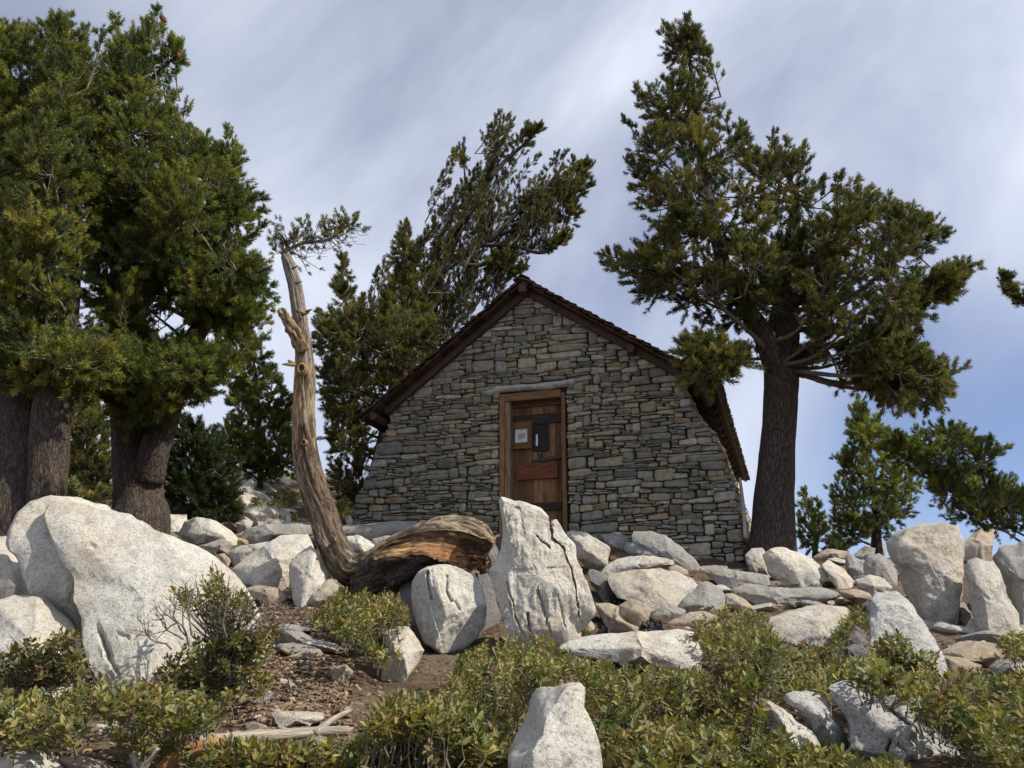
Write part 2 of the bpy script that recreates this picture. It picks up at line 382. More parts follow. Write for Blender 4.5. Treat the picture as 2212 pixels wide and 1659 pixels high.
# ---------------------------------------------------------------- the stone hut
YAW = math.radians(17.7)
UU = np.array([math.cos(YAW), -math.sin(YAW), 0]); VV = np.array([math.sin(YAW), math.cos(YAW), 0]); ZZ = np.array([0, 0, 1.0])
HO = P(1160, 1130, 12.3)
def H(u, v, w): return HO + UU * u + VV * v + ZZ * w
def uw(px, py, v=0.0):
    r = ray(px, py); o = VV.dot(HO) + v; t = o / VV.dot(r); q = r * t - HO
    return float(UU.dot(q)), float(q[2])
RV = -0.34                                         # the verge stands this far before the wall
ridge = uw(1127, 603, RV); eL = uw(775, 905, RV); eR = uw(1550, 828, RV)
# length from the right eave's far end
def eave_len():
    best = None
    for v in np.arange(1, 14, 0.05):
        p = H(eR[0], RV + v, eR[1]); fwd = p[1] * cp + p[2] * sp; py = CY - F * (p[2] * cp - p[1] * sp) / fwd
        if py > 1062: return v
    return 6.0
HL = min(eave_len(), 7.5) - 0.6
print('hut ridge', ridge, 'eaves', eL, eR, 'length', HL)
wl = [uw(*p) for p in [(761, 1180), (761, 1127), (768, 1098), (774, 1072), (797, 1036), (813, 980), (843, 925), (850, 884)]]
wr = [uw(*p) for p in [(1607, 1250), (1601, 1130), (1590, 1075), (1575, 1038), (1559, 983), (1539, 936), (1505, 899), (1483, 855), (1456, 800)]]
apx = uw(1132, 632)
print('wall', wl[0], wl[-1], apx, wr[-1], wr[0])
def edge(tab, w):
    ws = [t[1] for t in tab]; us = [t[0] for t in tab]; return float(np.interp(w, ws, us))
def uLf(w):
    if w <= wl[-1][1]: return edge(wl, w)
    return wl[-1][0] + (w - wl[-1][1]) / (apx[1] - wl[-1][1]) * (apx[0] - wl[-1][0])
def uRf(w):
    if w <= wr[-1][1]: return edge(wr, w)
    return wr[-1][0] + (w - wr[-1][1]) / (apx[1] - wr[-1][1]) * (apx[0] - wr[-1][0])
dTL = uw(1082, 868); dTR = uw(1222, 840); dBL = uw(1082, 1125); dBR = uw(1226, 1115)
DU0, DU1, DT = dTL[0] - 0.0, dBR[0], (dTL[1] + dTR[1]) / 2
DB = -0.05
print('door', DU0, DU1, DT)
STC = [((0.20, 0.215, 0.215), 10), ((0.27, 0.28, 0.265), 11), ((0.33, 0.33, 0.29), 10), ((0.37, 0.34, 0.26), 8), ((0.145, 0.16, 0.17), 5), ((0.42, 0.40, 0.34), 4), ((0.50, 0.49, 0.45), 2), ((0.30, 0.22, 0.15), 2), ((0.36, 0.29, 0.20), 4)]
_mc = np.array((.27, .262, .225)); STC = [(tuple(np.array(a) * .68 + _mc * .32), b) for a, b in STC]
STP = np.array([b for a, b in STC], float); STP /= STP.sum()
def stone(mb, quad, mapf, prot, rng, color):
    (u0, b0), (u1, b1), (u1b, t1), (u0b, t0) = quad
    wdt = u1 - u0; hgt = (t0 + t1 - b0 - b1) / 2; n = 22
    g = 0.004; ex = rng.uniform(0.28, 0.5); V = []; f = []
    gx = g / max(wdt, 0.02) * 2; gy = g / max(hgt, 0.02) * 2
    ox, oy = rng.uniform(-9, 9, 2); rx, ry = rng.uniform(-0.016, 0.016, 2)
    for k, (sc, dz) in enumerate(((1.0, 0.07), (1.0, 0.0), (0.985, -prot * 0.62), (0.90, -prot * 0.95), (0.5, -prot * 1.03))):
        for i in range(n):
            th = 2 * math.pi * i / n; c, s = math.cos(th), math.sin(th)
            x = math.copysign(abs(c) ** ex, c); y = math.copysign(abs(s) ** ex, s)
            wob = 1 + 0.07 * mnoise.noise(Vector((ox + x * 1.6, oy + y * 1.6, 1)))
            xx = x * (1 - gx) * wob; yy = y * (1 - gy) * (1 + 0.10 * mnoise.noise(Vector((ox + x * 1.9, oy - y, 5))))
            if k >= 2:
                ins = (1 - sc); xx *= 1 - ins * min(1, hgt / max(wdt, 1e-3)) if k < 4 else 0.62; yy *= sc
            a = (xx + 1) / 2; b = (yy + 1) / 2
            lo = b0 * (1 - a) + b1 * a; hi = t0 * (1 - a) + t1 * a
            d = dz + (0.012 * mnoise.noise(Vector((ox + a * wdt * 9, oy + b * hgt * 9, 2))) + rx * x + ry * y if k >= 2 else 0)
            V.append(mapf(u0 + wdt * a, lo + (hi - lo) * b, d))
    V.append(mapf(u0 + wdt * .5, (b0 + b1 + t0 + t1) / 4, -prot * 1.03)); 
    for k in range(4):
        for i in range(n):
            p, q = k * n + i, k * n + (i + 1) % n; f.append((p, q, q + n, p + n))
    for i in range(n): f.append((4 * n + i, 4 * n + (i + 1) % n, 5 * n))
    mb.add(V, f, color)
def fill_wall(mb, mapf, a0, a1, lo_f, hi_edge, w0, wtop, rng, holes=(), hs=1.0):
    """drystone: stones laid on the lowest free spot until the outline is full"""
    du = 0.02; n = int((a1 - a0) / du) + 1; ug = a0 + np.arange(n) * du
    Hh = np.full(n, w0); 
    Hh += np.array([0.03 * mnoise.noise(Vector((u * 1.3, 0, 7))) for u in ug])
    for (h0, h1, ht) in holes: Hh[(ug >= h0) & (ug <= h1)] = ht
    cnt = 0
    while cnt < 6000:
        # retire columns outside the outline
        for i in np.where(Hh < 50)[0]:
            l, r = lo_f(Hh[i] + 0.03), hi_edge(Hh[i] + 0.03)
            if ug[i] < l - 0.005 or ug[i] > r + 0.005 or Hh[i] > wtop: Hh[i] = 99
        if (Hh > 50).all(): break
        i = int(np.argmin(Hh)); h = Hh[i]; tol = 0.016
        a = i
        while a > 0 and abs(Hh[a - 1] - h) < tol: a -= 1
        b = i
        while b < n - 1 and abs(Hh[b + 1] - h) < tol: b += 1
        Wd = (b - a + 1); hl = Hh[a - 1] - h if a > 0 else 99; hr = Hh[b + 1] - h if b < n - 1 else 99
        frac = (h - w0) / (wtop - w0)
        hh = hs * float(np.clip(rng.lognormal(math.log(0.066), 0.52), 0.024, 0.17)) * (1.0 + 0.35 * max(0, frac - 0.4)) * (1 + 0.3 * mnoise.noise(Vector((ug[i] * 0.9, h * 0.9, 3))))
        w = int(round(min(0.70, max(0.11, hh * rng.uniform(1.9, 6.0))) / du))
        at_edge = hl > 40 or hr > 40
        if at_edge: w = int(w * 1.5); hh *= 1.25
        if Wd - w < 4: w = Wd
        if Wd > 38 and w == Wd: w = Wd // 2
        w = max(1, min(w, Wd))
        s0 = a if (rng.random() < 0.5 or hl > hr) else b - w + 1
        if w <= 4:
            m_ = min(hl, hr); hh = max(0.02, m_) if m_ < 0.2 else 0.04
        else:
            for nb in (hl if s0 == a else 9, hr if s0 + w - 1 == b else 9):
                if 0.03 < nb < 0.14 and rng.random() < 0.6: hh = nb
        s1 = s0 + w; ti = rng.uniform(-0.02, 0.02) * min(1, w / 12) if w > 4 else 0
        u0, u1 = ug[s0] - du / 2, ug[s1 - 1] + du / 2
        b0, b1 = Hh[s0], Hh[s1 - 1]; t0, t1 = h + hh - ti, h + hh + ti
        t0 = max(t0, b0 + 0.018); t1 = max(t1, b1 + 0.018)
        col = np.array(STC[rng.choice(len(STC), p=STP)][0]) * rng.uniform(0.78, 1.22) * np.array((1.06, 1.0, .90))
        if at_edge and rng.random() < 0.4: col = np.array((0.36, 0.35, 0.32)) * rng.uniform(0.85, 1.1)
        sk = rng.uniform(-0.016, 0.016)
        stone(mb, ((u0 + sk, b0), (u1 + sk, b1), (u1, t1), (u0, t0)), mapf, rng.uniform(0.02, 0.062), rng, col)
        Hh[s0:s1] = np.linspace(t0, t1, w); cnt += 1
    return cnt
def plankbox(mb, mapf, a0, a1, b0, b1, d0, d1, rng, nz=0.004, along='b', col=1.0, seg=6, bow=0.0):
    """a board in a wall frame: a along, b up, d depth (towards -d is out)"""
    V = []; Gr = []; n = seg; sd_ = rng.uniform(0, 50)
    for i in range(n + 1):
        t = i / n
        for (x, y) in ((0, 0), (1, 0), (1, 1), (0, 1)):
            if along == 'b':
                a = a0 + (a1 - a0) * x; b = b0 + (b1 - b0) * t; a += nz * mnoise.noise(Vector((sd_ + x * 3, t * 4, 0))) + bow * math.sin(t * 3.1)
            else:
                b = b0 + (b1 - b0) * x; a = a0 + (a1 - a0) * t; b += nz * mnoise.noise(Vector((sd_ + x * 3, t * 4, 0))) + bow * math.sin(t * 3.1)
            d = d0 + (d1 - d0) * y
            V.append(mapf(a, b, d))
            Gr.append((sd_ + ((a if along == 'b' else b)), d + sd_, (b if along == 'b' else a) + sd_))
    f = []
    for i in range(n):
        for k in range(4):
            p = i * 4 + k; q = i * 4 + (k + 1) % 4; f.append((p, q, q + 4, p + 4))
    f.append((3, 2, 1, 0)); f.append(tuple(n * 4 + k for k in range(4)))
    mb.add(V, f, np.array((1, 1, 1.0)) * col, Gr)
hut = empty('stone_hut', H(0, 2.5, -0.2).tolist(), 'low dry stone hut with a shingled gable roof and plank door on the crest', 'hut')
rngw = np.random.default_rng(11)
W0 = -0.75
mapF = lambda a, b, d: H(a, d, b)
mapR = lambda a, b, d: H(uRf(b) - d, a, b)
mapL = lambda a, b, d: H(uLf(b) + d, HL - a, b)
mapB = lambda a, b, d: H(a, HL - d, b)
mb = MB()
lint = (uw(1046, 838)[0], uw(1246, 818)[0])
c = fill_wall(mb, mapF, min(uLf(W0), uLf(0)) - 0.02, uRf(W0) + 0.02, uLf, uRf, W0, apx[1], rngw, holes=[(DU0 - 0.02, DU1 + 0.02, DT + 0.19)])
print('stones', c)
mb.build('front_wall', M['stone'], hut)
wallB = MB()
def backing(tabL, tabR):
    ws = np.linspace(W0, apx[1], 30)
    pts = [(uLf(w) + 0.03, w) for w in ws] + [(uRf(w) - 0.03, w) for w in ws[::-1]]
    return pts
# solid core behind the stones, with the doorway cut out of its front
core = MB(); ws = list(np.linspace(W0, apx[1] - 0.02, 40))
V = []; f = []
def strip(u0f, u1f, w0, w1, v, n=16):
    V = []; f = []
    for i in range(n + 1):
        w = w0 + (w1 - w0) * i / n; V += [H(u0f(w), v, w), H(u1f(w), v, w)]
    for i in range(n): f.append((2 * i, 2 * i + 1, 2 * i + 3, 2 * i + 2))
    core.add(V, f)
LI = lambda w: uLf(w) + 0.035
RI = lambda w: uRf(w) - 0.035
strip(LI, lambda w: DU0 - 0.02, W0, DT + 0.03, 0.03); strip(lambda w: DU1 + 0.02, RI, W0, DT + 0.03, 0.03); strip(LI, RI, DT + 0.03, apx[1] - 0.05, 0.03)
strip(LI, RI, W0, apx[1] - 0.05, HL - 0.03)
for fn in (LI, RI):
    V = []; f = []; n = 20
    for i in range(n + 1):
        w = W0 + (wl[-1][1] + 0.25 - W0) * i / n; V += [H(fn(w), 0.03, w), H(fn(w), HL - 0.03, w)]
    for i in range(n): f.append((2 * i, 2 * i + 1, 2 * i + 3, 2 * i + 2))
    core.add(V, f)
core.build('wall_core', M['mortar'], hut, False)
for nm, mp, a1, s in (('side_wall', mapR, HL, 21), ('side_wall', mapL, HL, 22)):
    mb = MB(); top = (wr[-1][1] if mp is mapR else wl[-1][1]) + 0.05
    fill_wall(mb, mp, 0.05, a1, lambda w: 0.0, lambda w: HL, W0, top, np.random.default_rng(s), hs=1.25)
    mb.build(nm, M['stone'], hut)
mb = MB(); fill_wall(mb, mapB, uLf(W0), uRf(W0), uLf, uRf, W0, apx[1], np.random.default_rng(23), hs=1.5); mb.build('back_wall', M['stone'], hut)
# lintel stone over the door
mb = MB(); n = 26; V = []; f = []; ring = 12
for i in range(n + 1):
    t = i / n; u = lint[0] + (lint[1] - lint[0]) * t; base = DT + 0.075 + 0.012 * math.sin(t * 7) + 0.02 * (t - 0.5) - (0.03 if t < 0.12 else 0)
    hh = (0.034 + 0.012 * mnoise.noise(Vector((t * 5, 0, 2)))) * (1 if 0 < i < n else 0.35)
    for k in range(ring):
        th = 2 * math.pi * k / ring; V.append(H(u, -0.02 + 0.075 * math.cos(th) + 0.01 * mnoise.noise(Vector((t * 9, k, 0))), base + 0.05 + hh * math.sin(th) * 1.6))
for i in range(n):
    for k in range(ring): a = i * ring + k; b = i * ring + (k + 1) % ring; f.append((a, b, b + ring, a + ring))
f.append(tuple(range(ring))[::-1]); f.append(tuple(n * ring + k for k in range(ring)))
mb.add(V, f, (0.42, 0.41, 0.38)); mb.build('lintel_stone', M['stone'], hut)
# ---- door frame
rd = np.random.default_rng(5)
fr = MB()
JB = -0.02
plankbox(fr, mapF, DU0, DU0 + 0.075, JB - 0.3, DT, -0.055, 0.14, rd, 0.006, 'b', (1.35, 1.3, 1.2)); frame = fr.build('door_frame', M['door'], hut, False)
for a0, a1, b0, b1, d0, d1, cl, al in ((DU0 + 0.078, DU0 + 0.155, JB - 0.3, DT - 0.075, -0.03, 0.16, (1.3, 1.6, 2.0), 'b'), (DU1 - 0.055, DU1, JB - 0.3, DT - 0.0, -0.04, 0.14, (0.95, 0.95, 0.9), 'b'), (DU0 + 0.01, DU1 - 0.058, DT - 0.072, DT + 0.045, -0.05, 0.14, (1.0, 0.95, 0.9), 'a')):
    q = MB(); plankbox(q, mapF, a0, a1, b0, b1, d0, d1, rd, 0.006, al, cl); q.build('jamb' if al == 'b' else 'head_board', M['door'], frame, False)
# ---- door of planks, in the recess
dm = MB(); DV = 0.13
x = DU0 + 0.157; xe = DU1 - 0.057; ws_ = [0.13, 0.10, 0.15, 0.12, 0.14, 0.2, 0.2]
w1 = uw(1151, 910, DV); w2 = uw(1187, 975, DV)         # window hole
while x < xe - 0.01:
    pw = min(rd.uniform(0.085, 0.15), xe - x)
    if xe - x - pw < 0.04: pw = xe - x
    cl = rd.uniform(0.5, 1.5); cc = (cl * 1.05, cl, cl * 0.9)
    plankbox(dm, mapF, x + 0.002, x + pw - 0.002, DB - 0.25, DT - 0.075, DV, DV + 0.035, rd, 0.002, 'b', cc)
    x += pw
door = dm.build('door', M['door'], hut, False)
def dpart(nm, pts, d0, d1, mat, cl=1.0, al='a'):
    q = MB(); a = uw(*pts[0], DV); b = uw(*pts[1], DV)
    plankbox(q, mapF, min(a[0], b[0]), max(a[0], b[0]), min(a[1], b[1]), max(a[1], b[1]), DV + d0, DV + d1, rd, 0.004, al, cl)
    return q.build(nm, mat, door, False)
cl_ = lambda x, y: (1050.4 + x / 5.1, 813.2 + y / 5.1)   # zoomed door crop to display pixels
dpart('door_ledge', (cl_(258, 445), cl_(850, 500)), -0.03, -0.002, M['beam'], 0.8)
dpart('door_ledge', (cl_(480, 1400), cl_(850, 1470)), -0.03, -0.002, M['beam'], 0.7)
dpart('head_ledge', (cl_(225, 270), cl_(845, 310)), -0.03, -0.002, M['door'], 0.5)
dpart('cross_board', (cl_(345, 985), cl_(795, 1120)), -0.045, -0.003, M['door'], (0.85, 0.5, 0.38))
# notice in its wooden frame
a, b, c2_, d2 = (262, 520), (512, 795), (322, 572), (460, 740)
for q in ((a, (512, 572)), ((262, 742), b), ((262, 573), (321, 741)), ((461, 573), (512, 741))):
    o = dpart('notice_frame', (cl_(*q[0]), cl_(*q[1])), -0.05, -0.003, M['door'], (0.8, 0.7, 0.62), 'a' if q[1][0] - q[0][0] > 100 else 'b')
pp = dpart('paper_notice', (cl_(322, 574), cl_(460, 740)), -0.02, -0.004, M['paper'])
pp['label'] = 'white paper notice with a round emblem above grey lines of print'
ink = MB()
def inkrect(x0, y0, x1, y1):
    a = uw(*cl_(x0, y0), DV - 0.0225); b = uw(*cl_(x1, y1), DV - 0.0225)
    ink.add([H(a[0], DV - 0.0225, a[1]), H(b[0], DV - 0.0225, a[1]), H(b[0], DV - 0.0225, b[1]), H(a[0], DV - 0.0225, b[1])], [(0, 1, 2, 3)])
for i in range(11): inkrect(350, 622 + i * 6, 432 - (20 if i == 10 else rd.uniform(0, 8)), 626 + i * 6)
inkrect(348, 694, 386, 697); inkrect(348, 704, 410, 707); inkrect(422, 712, 430, 724)
cc_ = uw(*cl_(391, 598), DV - 0.0225); rr_ = 0.017
ink.add([H(cc_[0] + rr_ * math.cos(k * .5236) * (1 if j else .55), DV - 0.0226, cc_[1] + rr_ * math.sin(k * .5236) * (1 if j else .55)) for j in (0, 1) for k in range(12)], [(k, (k + 1) % 12, 12 + (k + 1) % 12, 12 + k) for k in range(12)])
io = ink.build('print', M['ink'], door, False)
# window with dark glass and a thin metal frame
dpart('window_pane', (cl_(515, 520), cl_(690, 820)), -0.012, -0.001, M['glass'])
q = MB()
for (x0, y0, x1, y1) in ((515, 512, 540, 822), (672, 512, 692, 822), (541, 512, 671, 527), (541, 800, 671, 822)):
    a = uw(*cl_(x0, y0), DV); b = uw(*cl_(x1, y1), DV); plankbox(q, mapF, a[0], b[0], b[1], a[1], DV - 0.024, DV - 0.0135, rd, 0.001, 'b', 0.5)
q.build('window_frame', M['beam'], door, False)
q = MB(); a = uw(*cl_(548, 640), DV - 0.015); b = uw(*cl_(568, 765), DV - 0.015)
plankbox(q, mapF, a[0], b[0], b[1], a[1], DV - 0.022, DV - 0.0125, rd, 0.002, 'b', 1); q.build('window_latch', M['paper'], door, False)
# latch: forged bar with a staple
q = MB()
A_ = [cl_(505, 925), cl_(620, 895), cl_(740, 880), cl_(858, 860)]; Bt = [cl_(505, 938), cl_(620, 938), cl_(740, 915), cl_(858, 898)]
V = []; f = []
for d in (DV - 0.05, DV - 0.004):
    for (t_, b_) in zip(A_, Bt):
        for s in (t_, b_): u_, w_ = uw(*s, DV - 0.03); V.append(H(u_, d, w_))
for i in range(3):
    a = 2 * i; f += [(a, a + 1, a + 3, a + 2), (a + 8, a + 10, a + 11, a + 9), (a, a + 2, a + 10, a + 8), (a + 1, a + 9, a + 11, a + 3)]
f += [(0, 8, 9, 1), (6, 7, 15, 14)]; q.add(V, f)
a = uw(*cl_(575, 850), DV); b = uw(*cl_(618, 895), DV); plankbox(q, mapF, a[0], b[0], b[1], a[1], DV - 0.045, DV - 0.004, rd, 0.002, 'b')
q.build('door_latch', M['iron'], door, False)
q = MB(); plankbox(q, mapF, DU0 - 0.02, DU1 + 0.02, DB - 0.5, DB - 0.22, -0.12, 0.2, rd, 0.02, 'a', (1.8, 2.2, 2.8)); q.build('threshold', M['door'], hut, False)
# dark sheet put behind the door for the unlit inside
q = MB(); plankbox(q, mapF, DU0 - .02, DU1 + .02, W0, DT + 0.1, DV + 0.05, DV + 0.08, rd, 0, 'b'); q.build('dark_backing', M['iron'], hut, False)

# ---- roof
def slope_frame(e):
    du = np.array([e[0] - ridge[0], e[1] - ridge[1]]); ln = np.hypot(*du); du /= ln; nrm = np.array([-du[1], du[0]])
    if nrm[1] < 0: nrm = -nrm
    # a: distance down the slope, b: along the ridge, d: height over the slope plane
    return ln, (lambda a, b, d: H(ridge[0] + du[0] * a + nrm[0] * d, b, ridge[1] + du[1] * a + nrm[1] * d))
R0, R1 = RV, HL + 0.32
roof = None
for side, e in (('L', eL), ('R', eR)):
    ln, mp = slope_frame(e); rr2 = np.random.default_rng(31 + (side == 'R'))
    sh = MB(); cs = 0.13; k = 0; a = -0.03
    while a < ln:
        b = R0 + rr2.uniform(-0.04, 0.0)
        while b < R1:
            wv = min(rr2.uniform(0.09, 0.2), R1 - b + 0.03); a0_ = a - 0.01; a1_ = min(a + cs * 1.75 + rr2.uniform(-0.012, 0.025), ln + 0.03 + rr2.uniform(-.012, .012))
            h0 = -0.012 + rr2.uniform(0, 0.003); h1 = 0.032 + rr2.uniform(0, 0.012); th = 0.014; cl = rr2.uniform(0.4, 1.3)
            b2 = b + wv - 0.004; cup = rr2.uniform(0, 0.02)
            V = [mp(a0_, b, h0), mp(a0_, b2, h0), mp(a1_, b2, h1 + cup), mp(a1_, b, h1), mp(a0_, b, h0 + th), mp(a0_, b2, h0 + th), mp(a1_, b2, h1 + th + cup), mp(a1_, b, h1 + th)]
            so_ = rr2.uniform(0, 90); Gr = [(so_ + wv * (i in (1, 2, 5, 6)), so_, (0.2 * (i in (2, 3, 6, 7)))) for i in range(8)]
            sh.add(V, [(0, 1, 2, 3), (7, 6, 5, 4), (0, 4, 5, 1), (3, 2, 6, 7), (1, 5, 6, 2), (0, 3, 7, 4)], (cl, cl * rr2.uniform(.8, 1), cl * rr2.uniform(.75, 1)), Gr)
            b += wv
        a += cs; k += 1
    o = sh.build('shingles', M['shingle'], hut, False)
    sb = MB(); a = 0.0
    while a < ln - 0.03:
        pw = min(rr2.uniform(0.12, 0.19), ln - a); cl = rr2.uniform(0.55, 1.6)
        st = R0 + rr2.uniform(0.0, 0.05)
        plankbox(sb, lambda p, q2, d: mp(p, q2, d), a + 0.004, a + pw - 0.004, st, R1 - 0.02, -0.042, -0.014, rr2, 0.004, 'b', (cl, cl * 0.82, cl * 0.72), 8)
        a += pw
    sb.build('sheathing_boards', M['beam'], hut, False)
    # rafters
    rr_b = [0.0 - 0.13] + list(np.arange(0.5, HL, 0.52)) + [HL + 0.15]
    for b in rr_b:
        rf = MB(); first = b < 0
        plankbox(rf, lambda p, q2, d: mp(p, q2, d), 0.1, ln - (0.10 if not first else 0.42 if side == 'R' else 0.35), b, b + (0.09 if first else 0.075), -0.135 if first else -0.15, -0.045, rr2, 0.006, 'a', (1.5, 1.4, 1.3) if first else (2.0, 1.7, 1.4), 10)
        rf.build('rafter', M['beam'], hut, False)
    # fascia shingle ends at the eave, reddish
    # purlin ends that stick out under the verge
    for fa in ((0.62, 0.97) if side == 'R' else (0.955,)):
        q = MB(); c0 = mp(ln * fa - 0.06, R0 - (-0.06 if side == 'R' else 0.02), -0.13); c1 = mp(ln * fa - 0.06, 0.6, -0.13)
        tube(q, np.linspace(c0, c1, 5), 0.062, 10, 0.12, col=(1.5, 1.2, 1.0)); q.build('purlin', M['beam'], hut, False)
# ridge beam with a square sawn end
q = MB(); plankbox(q, lambda a, b, d: H(a, b, d), ridge[0] - 0.06, ridge[0] + 0.06, R0 + 0.02, R1, ridge[1] - 0.19, ridge[1] - 0.06, rd, 0.004, 'b', 1.6); q.build('ridge_beam', M['beam'], hut, False)
q = MB(); 
for s in (-1, 1):
    b = R0 - 0.03
    while b < R1:
        wv = rd.uniform(0.1, 0.17); V = []
        V = [H(ridge[0], b, ridge[1] + 0.065), H(ridge[0], b + wv, ridge[1] + 0.065), H(ridge[0] + s * 0.13, b + wv, ridge[1] - 0.015), H(ridge[0] + s * 0.13, b, ridge[1] - 0.015)]
        V += [v + np.array([0, 0, 0.016]) for v in V]; cl = rd.uniform(0.4, 1.1)
        q.add(V, [(0, 1, 2, 3), (7, 6, 5, 4), (0, 4, 5, 1), (3, 2, 6, 7), (1, 5, 6, 2), (0, 3, 7, 4)], (cl, cl, cl)); b += wv + 0.002
q.build('ridge_cap', M['shingle'], hut, False)
# loose pole leaning under the right eave
p0 = P(*cv('c8', [(352, 1520)])[0], 10.9); p1 = P(*cv('c8', [(322, 1200)])[0], 11.2)
q = MB(); tube(q, catmull([p0, (p0 + p1) / 2 + np.array([0.01, 0, 0]), p1], 5), np.linspace(0.026, 0.02, 11), 10, 0.1); o = q.build('wooden_pole', M['stick']); recentre(o)
tag(o, 'thin bare wooden pole leaning upright beside the right corner of the stone hut', 'pole')
# ---------------------------------------------------------------- boulders
def radial(poly, n, sm):
    c = np.mean(poly, 0)
    # area centroid
    x, y = poly[:, 0], poly[:, 1]; x2, y2 = np.roll(x, -1), np.roll(y, -1); cr = x * y2 - x2 * y; A = cr.sum() / 2
    c = np.array([((x + x2) * cr).sum() / (6 * A), ((y + y2) * cr).sum() / (6 * A)])
    th = np.linspace(-math.pi, math.pi, n, endpoint=False); R = np.zeros(n)
    q = poly - c; q2 = np.roll(q, -1, 0)
    for i, t in enumerate(th):
        d = np.array([math.cos(t), math.sin(t)]); best = 0
        e = q2 - q; den = d[0] * e[:, 1] - d[1] * e[:, 0]; den = np.where(np.abs(den) < 1e-9, 1e-9, den)
        s = (q[:, 0] * e[:, 1] - q[:, 1] * e[:, 0]) / den; u = (q[:, 0] * d[1] - q[:, 1] * d[0]) / den
        ok = (u >= -1e-6) & (u <= 1 + 1e-6) & (s > 0)
        R[i] = s[ok].max() if ok.any() else 1
    if sm:
        k = np.hanning(sm + 2)[1:-1]; k /= k.sum(); R = np.convolve(np.pad(R, sm, mode='wrap'), k, 'same')[sm:-sm]
    return c, th, R
def side_of(pl, x, y):
    """signed distance to an open polyline (positive = right of its direction, y down)"""
    best = np.full(x.shape, 1e9); sg = np.ones(x.shape); tt = np.zeros(x.shape)
    for (ax, ay), (bx, by) in zip(pl[:-1], pl[1:]):
        ex, ey = bx - ax, by - ay; l2 = ex * ex + ey * ey
        t = np.clip(((x - ax) * ex + (y - ay) * ey) / l2, 0, 1); d = np.hypot(x - ax - t * ex, y - ay - t * ey)
        s = np.where(ex * (y - ay) - ey * (x - ax) > 0, -1.0, 1.0)
        m = d < best; best = np.where(m, d, best); sg = np.where(m, s, sg)
    return best * sg, best
